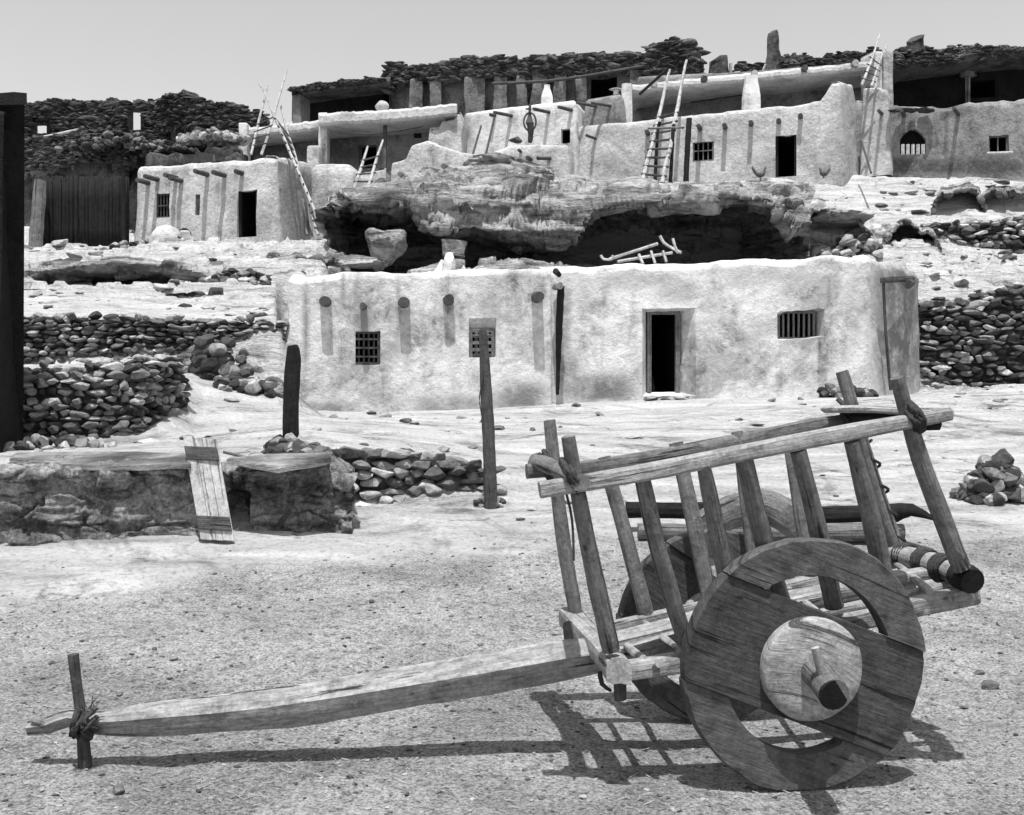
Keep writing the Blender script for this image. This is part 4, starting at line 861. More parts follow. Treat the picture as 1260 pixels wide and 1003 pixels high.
# ---- right main upper house, its second storey and pillars
B8 = thing('adobe_house', 'largest upper adobe house, pale, with tall ladder and bright doorway at right', 'house', P(860, 222, 34))
st8 = [(740, 200, 30, 20, .3), (800, 170, 30, 12, .35), (900, 170, 40, 20, .3), (1040, 170, 12, 60, .6), (860, 215, 60, 6, .3), (1055, 180, 30, 60, .55)]
S8 = shell(B8, 'wall', [(700, 155, 35.2), (765, 149, 34.8), (850, 141, 34.3), (940, 130, 33.7), (1010, 121, 33.2), (1024, 101, 33.1), (1040, 98, 33.0), (1058, 104, 34.6)], 3.2, 'pale_adobe', zb=8.0, step=.16, amp=.06, batter=.05, seed=81, rag=.06, ragf=.8, side=(1, -.18), rc=.2, roundtop=.12,
  holes=[dict(px0=954, px1=980, py0=165, py1=217, reveal=.2, room=2), dict(px0=852, px1=878, py0=174, py1=198, reveal=.16), dict(px0=762, px1=779, py0=190, py1=208, reveal=.14, room=0)], stain_shades=st8)
window_bars(S8, 1, 3, 'grey_wood', 1); door_frame(S8, 0, 'charred_wood')
for px, py, ln in ((731, 170, .55), (797, 164, .3), (861, 158, .5), (892, 156, .3), (924, 152, .25), (958, 149, .12), (985, 143, .15)): viga(S8, px, py, ln, .08 if px != 731 else .05, 'dark_wood', .08, -.3 if px == 731 else 0)
chimney(B8, 924, 94, 134, 24, 17, 35.0); chimney(B8, 771, 104, 152, 15, 13, 35.8)
S8b = shell(B8, 'upper_wall', [(778, 92, 38.0), (930, 84, 37.2), (1080, 72, 36.4)], 4, 'grey_adobe', zb=10.2, step=.3, amp=.05, seed=83, stain_shades=[(790, 120, 20, 30, 1), (870, 110, 20, 20, .9), (1060, 100, 30, 20, .7), (840, 130, 30, 10, .6)])
roof_slab(B8, [(778, 104, 37.0), (830, 98, 36.8), (930, 88, 36.3), (1078, 74, 35.5)], 4, 'pale_adobe', 10.5, .9, seed=12)
for k in range(14):
    px = 800 + k * 20; p = P(px, 113 - k * 2.05, 37.0 - k * .11); limb('roof_beam', [p + (0, .8, .0), p - (0, .75 if k % 3 else 1.1, .04)], .07 if k % 3 else .11, 'dark_wood' if k % 2 else 'weathered_wood', B8, sides=8, rough=.1)
limb('wall_pole', [P(850, 126, 36.3), P(915, 117, 35.9)], .03, 'charred_wood', B8)
for px0, px1, pt, d, mt in ((1077, 1087, 63, 34.6, 'whitewashed_adobe'), (1087.6, 1100, 63, 34.7, 'pale_adobe')): wallbox(B8, 'pillar', px0, px1, pt, pt, d, d + .1, .8, mt, rc=.06, rt=.05, zbpy=9.5)
shell(B8, 'wall', [(1056, 107, 34.5), (1080, 106, 34.2), (1096, 112, 34.0)], 1.2, 'pale_adobe', zb=9.0, step=.2, amp=.06, rc=.15, roundtop=.08, seed=84, stain_shades=[(1075, 118, 20, 8, .8)])

# ---- ruined house at right with arched oven mouth
B9 = thing('ruined_house', 'patchy grey adobe ruin at right with an arched dark niche and long beam shadows', 'ruin', P(1140, 215, 34))
S9 = shell(B9, 'wall', [(1046, 124, 34.6), (1100, 130, 34.2), (1170, 128, 33.8), (1210, 121, 33.5), (1330, 118, 33)], 3, 'grey_adobe', zb=8.0, step=.16, amp=.09, batter=.05, rag=.08, seed=91, rc=.2, holes=[dict(px0=1108, px1=1140, py0=171, py1=189, arch=.34, reveal=.22, room=.1), dict(px0=1218, px1=1243, py0=165, py1=187, reveal=.25)], stain_shades=[(1150, 205, 100, 12, 1), (1220, 205, 50, 14, 1), (1095, 138, 30, 9, 1), (1170, 132, 30, 4, .8), (1200, 165, 14, 12, .5), (1046, 150, 5, 12, 1)])
for px, py, ln in ((1086, 141, .6), (1112, 141, .6), (1178, 139, .75)): viga(S9, px, py, ln, .06, 'dark_wood', .05, -.25)
mb = MB()
for k in range(6): put_stone(mb, P(1098 + k * 9 + random.uniform(-3, 3), 136, 33.9), (.28, .3, .07), 1, 0, .1, .06)
mb.obj('flagstones', 'stone', B9)
window_bars(S9, 1, 1, 'grey_wood', 0)
lp = limb('window_sill', [P(1214, 189, 33.2), P(1246, 188, 33.1)], .05, 'pale_wood', B9, square=.8)
for k in range(5): limb('niche_bar', [P(1111 + k * 6.2, 190, 33.75), P(1111 + k * 6.2, 178, 33.78)], .06, 'pale_wood', B9, sides=6)
R9 = thing('ruined_house', 'black-fronted stone ruin on the skyline at far right', 'ruin', P(1180, 120, 38))
S9b = shell(R9, 'wall', [(1098, 84, 38.2), (1180, 76, 37.8), (1330, 66, 37.2)], 4, 'black_adobe', zb=10.5, step=.3, amp=.08, seed=93, holes=[dict(px0=1193, px1=1226, py0=97, py1=119, reveal=.2)], stain_shades=[])
roof_slab(R9, [(1098, 76, 37.6), (1150, 70, 37.4), (1242, 60, 37.0), (1330, 58, 36.8)], 4, 'dark_adobe', 9, .8, seed=14)
pierced(R9, 1100, 1330, 62, 57, 39.5, .5, [], 'dark_adobe', .35, 71, 11.0)
limb('chimney', [P(1127, 62, 39.0), P(1127, 52, 39.0), P(1127, 47, 39.0)], [.26, .27, .3], 'dark_adobe', R9, square=.9, rough=.12)
mb = MB(); 
shell(R9, 'wall', [(1186, 88, 37.6), (1196, 87, 37.5)], .3, 'grey_adobe', zb=10.6, step=.2, amp=.05, rc=.05, roundtop=.05, seed=95)

# ---- skyline ruins in the centre
R7 = thing('ruined_house', 'long dark buttressed ruin filling the skyline above the white house', 'ruin', P(600, 140, 42))
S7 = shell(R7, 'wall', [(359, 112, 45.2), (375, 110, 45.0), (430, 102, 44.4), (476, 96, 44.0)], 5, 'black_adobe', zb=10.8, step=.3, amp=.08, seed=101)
roof_slab(R7, [(359, 109, 44.6), (420, 101, 44.2), (480, 94, 43.6)], 4, 'dark_adobe', 9, .8, seed=16)
wallbox(R7, 'buttress', 359, 370, 112, 111, 43.8, 43.7, 1.0, 'grey_adobe', zbpy=11, rc=.1)
S7b = shell(R7, 'wall', [(474, 92, 43.6), (486, 82, 43.5), (500, 86, 43.3), (556, 80, 42.8), (570, 74, 42.7), (640, 74, 42.2), (700, 70, 41.7), (760, 70, 41.3), (800, 68, 41.0)], 3, 'ruin_adobe', zb=10.8, step=.2, amp=.14, rag=.2, ragf=.9, rc=.1, roundtop=.04, seed=102, holes=[dict(px0=726, px1=762, py0=94, py1=120, reveal=.2, room=1.0)])
shell(R7, 'wall', [(798, 64, 40.2), (806, 54, 40.1), (850, 53, 39.9), (860, 62, 39.9), (870, 76, 39.9)], 3.5, 'dark_adobe', zb=10.8, step=.18, amp=.18, rag=.18, ragf=1.0, rc=.08, roundtop=.04, seed=103, stain_shades=[(860, 90, 10, 30, 1)])
shell(R7, 'wall', [(868, 76, 39.8), (884, 66, 39.6), (896, 66, 39.5), (899, 92, 39.5)], 2.5, 'dark_adobe', zb=10.8, step=.2, amp=.1, rc=.1, roundtop=.1, seed=104)
for k, (px, w0) in enumerate(((512, 20), (536, 18), (585, 30), (615, 20), (642, 16), (664, 24), (690, 18), (716, 18), (782, 20))):
    d = 43.4 - (px - 480) * .0075 - .4; t = 104 - (px - 500) * .05 - random.uniform(0, 10)
    wallbox(R7, 'buttress', px - w0 * .5, px + w0 * .5, t, t - 1, d, d, .9, 'ruin_adobe', amp=.1, rc=.12, rt=.12, seed=110 + k, zbpy=11.2, batter=.02)
limb('roof_beam', [P(606, 103, 41.2), P(690, 98, 40.8), P(800, 80, 40.0)], .06, 'dark_wood', R7, rough=.12)
for a, b in (((674, 68, 41.6), (686, 74, 41.2)), ((720, 70, 41.3), (732, 75, 41)), ((660, 72, 41.8), (672, 76, 41.4))): limb('roof_beam', [P(*a), P(*b)], .08, 'dark_wood', R7)
R8 = thing('ruined_wall', 'long low rubble parapet with a tall stone chimney on the skyline', 'ruin', P(980, 90, 42))
pierced(R8, 905, 1082, 84, 64, 41.5, .6, [], 'dark_adobe', .35, 77, 11.0)
limb('chimney', [P(951, 86, 40.9), P(951, 66, 40.9), P(951, 39, 40.9)], [.31, .24, .17], 'dark_adobe', R8, square=.85, rough=.25, sides=14)
wallbox(R8, 'low_wall', 901, 912, 88, 87, 40, 40, .4, 'pale_adobe', zbpy=11, rc=.1)
limb('stub_post', [P(899, 92, 39.9), P(899, 77, 39.9)], .06, 'pale_wood', R8); limb('stub_post', [P(936, 94, 39), P(942, 79, 39)], .04, 'pale_wood', R8)

def rubble_band(root, pts, band, n, size, holes=(), name='rubble_top'):
    mb = MB(); X_ = [p[0] for p in pts]
    for k in range(n):
        px = random.uniform(X_[0], X_[-1]); pt = np.interp(px, X_, [p[1] for p in pts]); d = np.interp(px, X_, [p[2] for p in pts]); f_ = random.random() ** 1.3
        py = pt + 2.5 * float(vnoise(np.array([px * .09, 3., 1.]), 5)) + f_ * band; s_ = size * random.uniform(.5, 1.4)
        if any(h[0] - 5 < px < h[1] + 5 and h[2] - 4 < py < h[3] + 4 for h in holes): continue
        V = random.choice(SHAPES[1]) * (s_ * random.uniform(.7, 1.6), s_ * .6, s_ * random.uniform(.2, .5)); p = P(px, py, d - .05); V = V @ rotm(random.uniform(-.35, .35), random.uniform(-.35, .35), random.uniform(-.6, .6)).T
        mb.add(V + p, ICO[1][1], stain=random.choice((0., 0., .6, 1.)))
    return mb.obj(name, 'dark_adobe', root)
rubble_band(R7, [(474, 92, 43.5), (486, 80, 43.4), (500, 84, 43.2), (556, 78, 42.7), (570, 73, 42.6), (640, 73, 42.1), (700, 69, 41.6), (760, 69, 41.2), (800, 66, 40.9)], 22, 1300, .3)
rubble_band(R7, [(799, 60, 40.1), (806, 54, 40.0), (850, 53, 39.8), (862, 64, 39.8)], 40, 420, .26)
rubble_band(R7, [(359, 108, 43.7), (420, 100, 43.3), (476, 94, 42.8)], 4, 160, .18)
rubble_band(R9, [(1098, 76, 36.9), (1150, 70, 36.7), (1242, 60, 36.3), (1330, 58, 36.1)], 8, 420, .2)
rubble_band(R1, [(196, 124, 41.8), (215, 113, 41.4), (235, 115, 41.1), (262, 127, 41.0), (290, 131, 41.0), (325, 141, 41.2)], 40, 620, .24)
rubble_band(R1, [(-60, 130, 42.9), (60, 126, 42.9), (146, 127, 42.8)], 46, 1300, .24, [(43, 61, 153, 166)])
rubble_band(R1, [(146, 127, 42.3), (208, 127, 42.3)], 46, 420, .22, [(162, 176, 137, 162)])
rubble_band(R8, [(905, 83, 41.1), (1082, 64, 41.1)], 16, 560, .22)
rubble_band(R9, [(1100, 61, 39.1), (1330, 56, 39.1)], 18, 520, .24)
rubble_band(R1b, [(-60, 178, 38.2), (80, 166, 37.7), (130, 160, 37.4), (160, 176, 37.1)], 40, 700, .2)
# ------------------------------------------------------------------ ladders
def ladder(label, a0, a1, b0, b1, rungs, r=.045, mat='pale_wood', t0=.06, t1=.7, ext=0.1, bend=.02):
    A0, A1, B0, B1_ = P(*a0), P(*a1), P(*b0), P(*b1); L = thing('ladder', label, 'ladder', (A0 + B0) / 2, None)
    for p, q in ((A0, A1), (B0, B1_)): limb('rail', [p, (p + q) / 2, q], [r, r * .85, r * .55], mat, L, sides=8, step=.15, bend=bend, rough=.12)
    for k in range(rungs):
        t = t0 + (t1 - t0) * k / max(1, rungs - 1); p = A0 + (A1 - A0) * t; q = B0 + (B1_ - B0) * t; e = unit(q - p) * ext; limb('rung', [p - e + (0, -.03, 0), q + e + (0, -.03, 0)], r * .5, 'dark_wood', L, sides=6, step=.2)
    return L
ladder('tall pale ladder of split poles against the largest upper house', (791, 222, 32.8), (824, 86, 35.2), (815, 225, 32.6), (845, 74, 35.0), 8, .075, t0=.05, t1=.55)
ladder('ladder with crossing poles on the roof of the left adobe house', (309, 190, 32.8), (330, 104, 34.4), (322, 190, 32.8), (353, 86, 34.4), 4, .045, t0=.12, t1=.42)
ladder('long ladder leaning against the side of the left adobe house', (401, 291, 31.6), (320, 102, 34.0), (391, 289, 31.8), (345, 130, 34.1), 14, .055, 'pale_wood', .05, .75, .05)
ladder('short bowed ladder resting on the rock before the porch house', (434, 240, 32.8), (453, 180, 34.0), (450, 243, 32.7), (471, 172, 34.0), 5, .06, t0=.12, t1=.7)
ladder('slim ladder against the white pillar on the upper right roof', (1061, 104, 33.6), (1083, 42, 35.2), (1072, 106, 33.6), (1091, 54, 35.2), 4, .045, t0=.1, t1=.5)
for (pp, rr, m_, lb) in (([(844, 224, 32.9), (846, 180, 33.0), (848, 146, 33.1)], .09, 'charred_wood', 'dark forked post standing before the window of the largest upper house'), ([(825, 224, 33.2), (828, 165, 33.4), (829, 154, 33.5)], .06, 'charred_wood', 'dark post standing just right of the tall ladder'), ([(806, 224, 33.4), (809, 165, 33.7), (812, 150, 33.7)], .055, 'charred_wood', 'dark post seen between the rails of the tall ladder')):
    o = limb('post', [P(*q) for q in pp], rr, m_, rough=.15); tag(o, lb, 'post')
tag(limb('crossbar', [P(797, 158, 32.95), P(842, 157, 32.85)], .035, 'grey_wood'), 'thin bar laid from the tall ladder to the forked post', 'pole')
tag(limb('leaning_pole', [P(1072, 213, 31.8), P(1060, 174, 32.9)], .03, 'dark_wood'), 'thin stick leaning at the right corner of the largest upper house', 'pole')
tag(limb('roof_pole', [P(787, 116, 35), P(822, 84, 35.1)], .05, 'charred_wood'), 'dark pole slanting from the roof behind the tall ladder', 'pole')
for k, (a, b) in enumerate((((378, 289, 32.5), (372, 245, 33.6)), ((384, 290, 32.5), (378, 244, 33.6)))): tag(limb('leaning_pole', [P(*a), P(*b)], .04, 'grey_wood'), 'thin grey pole leaning in the shaded side of the left adobe house', 'pole', 'poles leaning in the shade')
tag(limb('log', [P(640, 219, 31.8), P(700, 227, 31.9), P(780, 228, 31.8), P(850, 232, 31.6), P(905, 240, 31)], [.08, .1, .1, .1, .05], 'pale_wood', rough=.15), 'long pale log lying on the rock below the largest upper house', 'log')
tag(limb('log', [P(650, 224, 31.0), P(740, 235, 31.0), P(830, 236, 30.8)], [.06, .1, .06], 'grey_wood', rough=.15), 'second longer darker log lower on the rock lip', 'log')
# small white stone on roof (pyramid finial) handled as chimney of the long house

# ------------------------------------------------------------------ chickens
def chicken(label, px, py, d, flip, s=1.0):
    o = P(px, py, d); K = flip * s; b = lambda x, z, y=0: o + np.array([x * K, y, z * s])
    r = thing('chicken', label, 'chicken', o)
    limb('body', [b(-.16, .24), b(-.09, .2), b(0, .17), b(.09, .2), b(.13, .28), b(.15, .35), b(.18, .38)], [.03, .07, .09, .075, .045, .035, .03], 'feathers', r, sides=10, step=.03, rough=.05)
    limb('tail', [b(-.12, .22), b(-.2, .34), b(-.24, .44)], [.05, .045, .015], 'feathers', r, sides=8, step=.04)
    limb('beak', [b(.19, .38), b(.24, .365)], [.014, .004], 'grey_wood', r, sides=6, step=.03)
    limb('comb', [b(.15, .41), b(.19, .42)], [.012, .012], 'feathers', r, sides=6, step=.03)
    for y in (-.03, .03): limb('leg', [b(.01, .12, y), b(.02, .06, y), b(.01, 0, y), b(.05, 0, y)], [.02, .011, .01, .008], 'feathers', r, sides=6, step=.03)
    return r
chicken('dark rooster with raised tail left of the bright upper doorway', 935, 222, 32.4, 1, 1.0)
chicken('small dark hen right of the bright upper doorway', 1014, 219, 32.2, -1, .75)

# ------------------------------------------------------------------ posts, door board and sticks of the middle ground
o = limb('post', [P(604, 634, 10.8), P(601, 540, 10.8), P(597, 470, 10.82), P(594, 414, 10.83)], [.072, .066, .058, .04], 'dark_wood', rough=.1, step=.06, sides=12)
BP = thing('post_with_board', 'upright weathered post standing at the right end of the low stone wall', 'post', P(604, 626, 10.8))
o.parent = BP; o.location = (0, 0, 0); o['_o'] = BP['_o']; 
limb('cord', [P(594, 465, 10.75), P(590, 490, 10.74), P(593, 515, 10.75), P(590, 520, 10.75)], .006, 'rawhide', BP, sides=5, step=.05)
g = P(360, 553, 10.9)
tag(limb('charred_post', [P(358, 558, 10.85), P(358, 500, 10.85), P(361, 440, 10.85), P(360, 425, 10.85)], [(.085, .07), (.08, .07), (.075, .06), (.05, .05)], 'charred_wood', rough=.12, square=.8, step=.06, sides=12, up=(0, 1, 0)), 'thick black charred post standing in stones left of the long house', 'post')
DB = thing('plank_door', 'small white plank door with two dark battens leaning on the rock ledge', 'door', P(267, 666, 9.25))
q00, q10, q11, q01 = P(247, 664, 9.22), P(289, 666, 9.2), P(267, 542, 9.5), P(225, 536, 9.5)
for k in range(3):
    a, b = k / 3 + .006, (k + 1) / 3 - .006; B0_, B1__ = q00 + (q10 - q00) * a, q00 + (q10 - q00) * b; T0_, T1_ = q01 + (q11 - q01) * a, q01 + (q11 - q01) * b
    c = (B0_ + B1__ + T0_ + T1_) / 4; ex = (B1__ - B0_ + T1_ - T0_) / 4; ez = (T0_ - B0_ + T1_ - B1__) / 4; nn = unit(np.cross(ex, ez)) * .012
    mb = MB(); mb.add(*boxv(c, ex, nn, ez)); bevel(mb.obj('plank', 'white_board', DB), .003, 1)
nn = unit(np.cross(q10 - q00, q01 - q00)); nn = nn if nn[1] < 0 else -nn
for t in (.16, .84):
    c = (q00 + q10) / 2 + ((q01 + q11) / 2 - (q00 + q10) / 2) * t; mb = MB(); mb.add(*boxv(c + nn * .024, (q10 - q00) / 2 * .98, nn * .011, unit(q01 - q00) * .062)); bevel(mb.obj('batten', 'dark_wood', DB), .003, 1)
for (pts, r, m_, lb) in (([(275, 556, 9.75), (330, 569, 9.7), (360, 571, 9.72)], .014, 'grey_wood', 'thin crooked stick lying on the ledge right of the plank door'),):
    tag(limb('stick', [P(*p) for p in pts], r, m_, rough=.2), lb, 'stick')
def slab(label, poly, th, mat='sandstone'):
    """flat capping stone: poly (px, py, d)"""
    mb = MB(); T_ = []; B_ = []
    Q = [P(*p) + (0, 0, .045) for p in poly]; n = len(Q); 
    for i in range(n):
        for k in range(6): t = k / 6; q = Q[i] * (1 - t) + Q[(i + 1) % n] * t; q = q + .03 * np.array([float(vnoise(q * 5, 1)), float(vnoise(q * 5, 2)), 0]); T_.append(q)
    T_ = np.array(T_); T_[:, 2] += .01 * fbm(T_ * 3, 8, 3); B_ = T_.copy(); B_[:, 2] -= th * (1 + .4 * fbm(T_ * 4, 9, 3)); c = T_.mean(0); M_ = T_ + (c - T_) * .03; M_[:, 2] += .012; m = len(T_)
    V = np.concatenate([B_, T_, M_]); F = [[i, (i + 1) % m, m + (i + 1) % m, m + i] for i in range(m)] + [[m + i, m + (i + 1) % m, 2 * m + (i + 1) % m, 2 * m + i] for i in range(m)] + [[2 * m + i for i in range(m)], [i for i in range(m)][::-1]]
    return tag(mesh_obj('capping_slab', V, F, mat, origin=T_[0]), label, 'slab')
slab('long flat pale slab capping the rock ledge left of the plank door', [(12, 571, 9.45), (120, 580, 9.3), (235, 577, 9.35), (242, 566, 9.75), (140, 562, 10.0), (20, 564, 9.9)], .045)
slab('thin flat slab overhanging the right half of the rock ledge', [(278, 572, 9.45), (345, 583, 9.32), (408, 570, 9.5), (405, 564, 9.9), (330, 566, 9.9)], .04)
heap('stone_heap', 'few small stones packed round the foot of the weathered upright post', 604, 10.85, 618, 30, 34, .09, tones=T_MIX)
# log trough and curved timbers lying beyond the cart
TR = thing('fallen_timbers', 'dark rough timber beam lying on the yard beyond the cart', 'timber', P(960, 660, 9.6))
limb('upper_beam', [P(770, 629, 9.9), P(880, 627, 9.8), P(1000, 634, 9.75), P(1105, 630, 9.8)], [(.09, .08)] * 4, 'charred_wood', TR, square=.7, rough=.12, bend=.02)
limb('lower_beam', [P(785, 652, 9.6), P(900, 655, 9.55), P(1000, 656, 9.5), P(1110, 654, 9.5)], [(.1, .075)] * 4, 'grey_wood', TR, square=.8, rough=.1, bend=.02)
limb('dark_spike', [P(1100, 632, 9.5), P(1122, 628, 9.4), P(1152, 640, 9.3)], [.09, .06, .01], 'charred_wood', TR, rough=.2)  # dark tapering piece beyond the right end of the beams
CT = tag(limb('curved_timber', [P(855, 655, 8.7), P(900, 630, 8.9), P(945, 628, 8.9), P(985, 650, 8.7), P(1000, 685, 8.4)], [(.05, .12), (.08, .14), (.09, .15), (.08, .14), (.04, .1)], 'grey_wood', square=.6, rough=.15, step=.06), 'curved broken timber lying between the cart and the dark beam', 'timber')

# ------------------------------------------------------------------ the cart
A0 = np.array([1.252, 5.435]); WN = unit((0.157, -.988)); FW = np.array([-.988, -.157])      # axle middle, towards the near wheel, towards the pole tip
def Cp(px, py, l):
    k = (px - CX) / FPX; Y = (l + A0 @ WN) / (k * WN[0] + WN[1]); return P(px, py, Y)
CART = thing('ox_cart', 'old two-wheeled wooden ox cart with solid wheels, slatted sides and long pole', 'cart', (A0[0], A0[1], 0.0))
W3 = np.append(WN, 0); R3 = -np.append(FW, 0); UP = np.array([0, 0, 1.])
def wheel(c, r, seed, mats, th=.095, plank_ang=-23, op=True):
    """solid wheel of three boards: a broad middle plank and two rim pieces, in the plane R3-UP; c: middle of the near face"""
    mb = []; ang = math.radians(plank_ang); e1 = R3 * math.cos(ang) + UP * math.sin(ang); e2 = -R3 * math.sin(ang) + UP * math.cos(ang)
    rng = np.random.default_rng(seed)
    def rr(a): return r * (1 + .012 * float(vnoise(np.array([math.cos(a) * 3, math.sin(a) * 3, seed * 1.]), seed)) + .006 * float(vnoise(np.array([math.cos(a) * 14, math.sin(a) * 14, seed * 1.]), seed)))
    def build(name, poly, mat, off, t, parent):
        m = len(poly); P2 = np.array(poly); cen = P2.mean(0)
        V = []
        for s, ins in ((0, .986), (-.012, 1.0), (-t + .012, 1.0), (-t, .986)):
            for (x, y) in poly: 
                q = np.array([x, y]) * ins if abs(math.hypot(x, y) / r - 1) < .08 else np.array([x, y]); V.append(c + e1 * q[0] + e2 * q[1] + W3 * (s + off))
        F = []
        for k in range(3):
            for i in range(m): i2 = (i + 1) % m; F.append([k * m + i, (k + 1) * m + i, (k + 1) * m + i2, k * m + i2])
        F.append(list(range(m))[::-1]); F.append([3 * m + i for i in range(m)])
        VV = np.array(V); UV = []; o_ = rng.uniform(0, 9)
        for f in F:
            for i in f: q = VV[i] - c; UV.append((o_ + q @ e1, o_ + q @ e2 + (q @ W3) * .7))
        return mesh_obj(name, V, F, mat, parent, UV)
    hw = .445; hy = hw * r
    a0 = math.asin(hw); pl = []
    for a in np.linspace(-a0, a0, 22): pl.append((rr(a) * math.cos(a), rr(a) * math.sin(a)))
    for a in np.linspace(math.pi - a0, math.pi + a0, 22): pl.append((rr(a) * math.cos(a), rr(a) * math.sin(a)))
    W_ = build('wheel', pl, mats[0], 0, th, CART)
    for sg in (1, -1):
        y0 = (hw + .004) * r * sg; po = []
        aa = math.asin(hw + .004)
        for a in np.linspace(aa, math.pi - aa, 44): po.append((rr(a * sg) * math.cos(a) * 1.01, sg * rr(a * sg) * math.sin(a) * 1.01))
        # inner edge back: along the plank, round the opening, along the plank
        ir = .72 if sg > 0 else .70; ia = math.asin((hw + .03) / ir)
        po.append((-ir * math.cos(ia) * r, y0))
        if op:
            for a in np.linspace(math.pi - ia, ia, 26): po.append((ir * r * math.cos(a) * (1 + .02 * math.sin(5 * a)), sg * ir * r * math.sin(a) * (1 - .03 * sg * math.cos(a))))
        po.append((ir * math.cos(ia) * r, y0))
        if sg < 0: po = po[::-1]
        build('rim_piece', po, mats[1], .012 * sg, th * .95, W_)
    # hub: a low dome carved round the axle
    hv = []; prof = [(.40, -.01), (.41, .03), (.408, .058), (.395, .07), (.33, .078), (.2, .084), (.13, .087)]; ns = 40; HV = []; HF = []; HU = []
    for (pr, ph) in prof:
        for k in range(ns):
            a = 2 * math.pi * k / ns; w_ = 1 + .02 * float(vnoise(np.array([math.cos(a) * 2, math.sin(a) * 2, seed + 1.]), 4)); HV.append(c + (R3 * math.cos(a) + UP * math.sin(a)) * pr * r * w_ + W3 * ph * (1 + .05 * math.sin(3 * a)))
    for j in range(len(prof) - 1):
        for k in range(ns): k2 = (k + 1) % ns; HF.append([j * ns + k, j * ns + k2, (j + 1) * ns + k2, (j + 1) * ns + k])
    HF.append([(len(prof) - 1) * ns + k for k in range(ns)]); HV = np.array(HV); e1h = R3 * math.cos(-.35) + UP * math.sin(-.35); e2h = np.cross(W3, e1h)
    for f in HF:
        for i in f: q = HV[i] - c; HU.append((q @ e1h, q @ e2h + (q @ W3) * .5 + .12 * math.hypot(q @ e1h, q @ e2h) ** 2 * 8))
    mesh_obj('hub', HV, HF, mats[2], W_, HU, smooth=True)
    return W_
CN = Cp(994, 820, .62); CF = Cp(878, 772, -.56)
wheel(CN, .577, 3, ('wheel_board', 'wheel_rim', 'hub_wood'), plank_ang=-22)
wheel(CF, .545, 9, ('wheel_board', 'wheel_rim', 'hub_wood'), plank_ang=-35)
axe = Cp(1026, 855, .98); ax = limb('axle', [CF - W3 * .25, (CN + CF) / 2, CN + W3 * .02, axe], [.07, .075, .068, .066], 'grey_wood', CART, sides=18, step=.07, rough=.05)
limb('linchpin', [Cp(1003, 797, .89), Cp(1016, 850, .89)], [.019, .018], 'weathered_wood', ax, sides=8, step=.05)
limb('axle_end', [axe - W3 * .004, axe + W3 * .008], [.066, .06], 'charred_wood', ax, sides=18, step=.01, rough=.03)
limb('axle_beam', [CF + W3 * .06 + UP * .06, CN - W3 * .14 + UP * .06], [(.08, .07)] * 2, 'dark_wood', CART, square=.9)
# pole
limb('pole', [Cp(34, 896, 0), Cp(60, 892, 0), Cp(85, 884, 0), Cp(122, 889, 0), Cp(200, 884, 0), Cp(300, 875, 0), Cp(400, 862, 0), Cp(500, 846, 0), Cp(600, 829, 0), Cp(690, 813, 0), Cp(760, 800, 0), Cp(930, 752, 0), Cp(1120, 715, 0)],
     [(.03, .026), (.036, .032), (.034, .034), (.05, .044), (.075, .068), (.078, .07), (.08, .075), (.08, .075), (.085, .078), (.085, .078), (.08, .07), (.07, .06), (.06, .05)], 'pole_wood', CART, square=.8, rough=.11, sides=20, step=.05, up=(0, -.45, 1), smooth=True)
limb('tip_fork', [Cp(60, 893, 0), Cp(48, 887, .02), Cp(38, 884, .02)], [.02, .02, .012], 'weathered_wood', CART, rough=.2, step=.03)
pg = limb('prop_peg', [Cp(90, 805, .03), Cp(95, 845, .03), Cp(101, 890, .03), Cp(105, 945, .03)], [.026, .024, .03, .034], 'dark_wood', CART, step=.04, rough=.12)
mb = MB()
for k in range(8): 
    a = Cp(100 + random.uniform(-6, 16), 886 + random.uniform(-9, 9), .05); tube(mb, [a + np.array([random.uniform(-.05, .05), 0, .05]), a + np.array([0, -.06, 0]), a + np.array([random.uniform(-.05, .05), 0, -.05])], .012, sides=6, step=.02, rough=.2)
mb.obj('lashing', 'rawhide', CART, smooth=True)
mb = MB()
for k in range(16): 
    a = Cp(108 + random.uniform(-4, 6), 877 + random.uniform(-5, 8), .06); tube(mb, [a, a + np.array([random.uniform(-.02, .06), random.uniform(-.03, .03), random.uniform(0, .07)])], .003, sides=4, step=.02)
mb.obj('frayed_rope', 'grey_wood', CART)
# bed frame
def beam(name, pts, ls, rad, mat, **k): return limb(name, [Cp(p[0], p[1], l) for p, l in zip(pts, ls)], [rad] * len(pts), mat, CART, **dict(dict(square=.75, rough=.1, sides=14, step=.06, smooth=True), **k))
beam('side_beam', [(752, 828), (850, 812), (960, 786), (1100, 752), (1200, 731)], [.42] * 5, (.045, .05), 'weathered_wood')
beam('bed_slat', [(735, 797), (780, 787), (850, 770), (960, 744), (1100, 712), (1172, 702)], [.02] * 6, (.05, .032), 'weathered_wood')
beam('side_beam', [(716, 780), (780, 766), (850, 750), (960, 724), (1080, 696), (1130, 686)], [-.42] * 6, (.045, .036), 'weathered_wood')
beam('bed_slat', [(905, 778), (1040, 750), (1186, 718)], [.24] * 3, (.032, .028), 'weathered_wood')
beam('front_crossbeam', [(700, 758), (735, 795), (762, 826)], [-.55, 0, .56], (.062, .062), 'weathered_wood', step=.05)
beam('rear_crossbeam', [(1094, 681), (1136, 690), (1169, 702), (1182, 709)], [-.5, -.1, .2, .40], (.06, .06), 'weathered_wood', square=.2)
limb('crossbeam_end', [Cp(1178, 708, .40), Cp(1178, 708, .40) + W3 * .08, Cp(1178, 708, .40) + W3 * .13 - UP * .01], [.062, .07, .062], 'charred_wood', CART, rough=.1, step=.03, sides=22, nf=14.0)
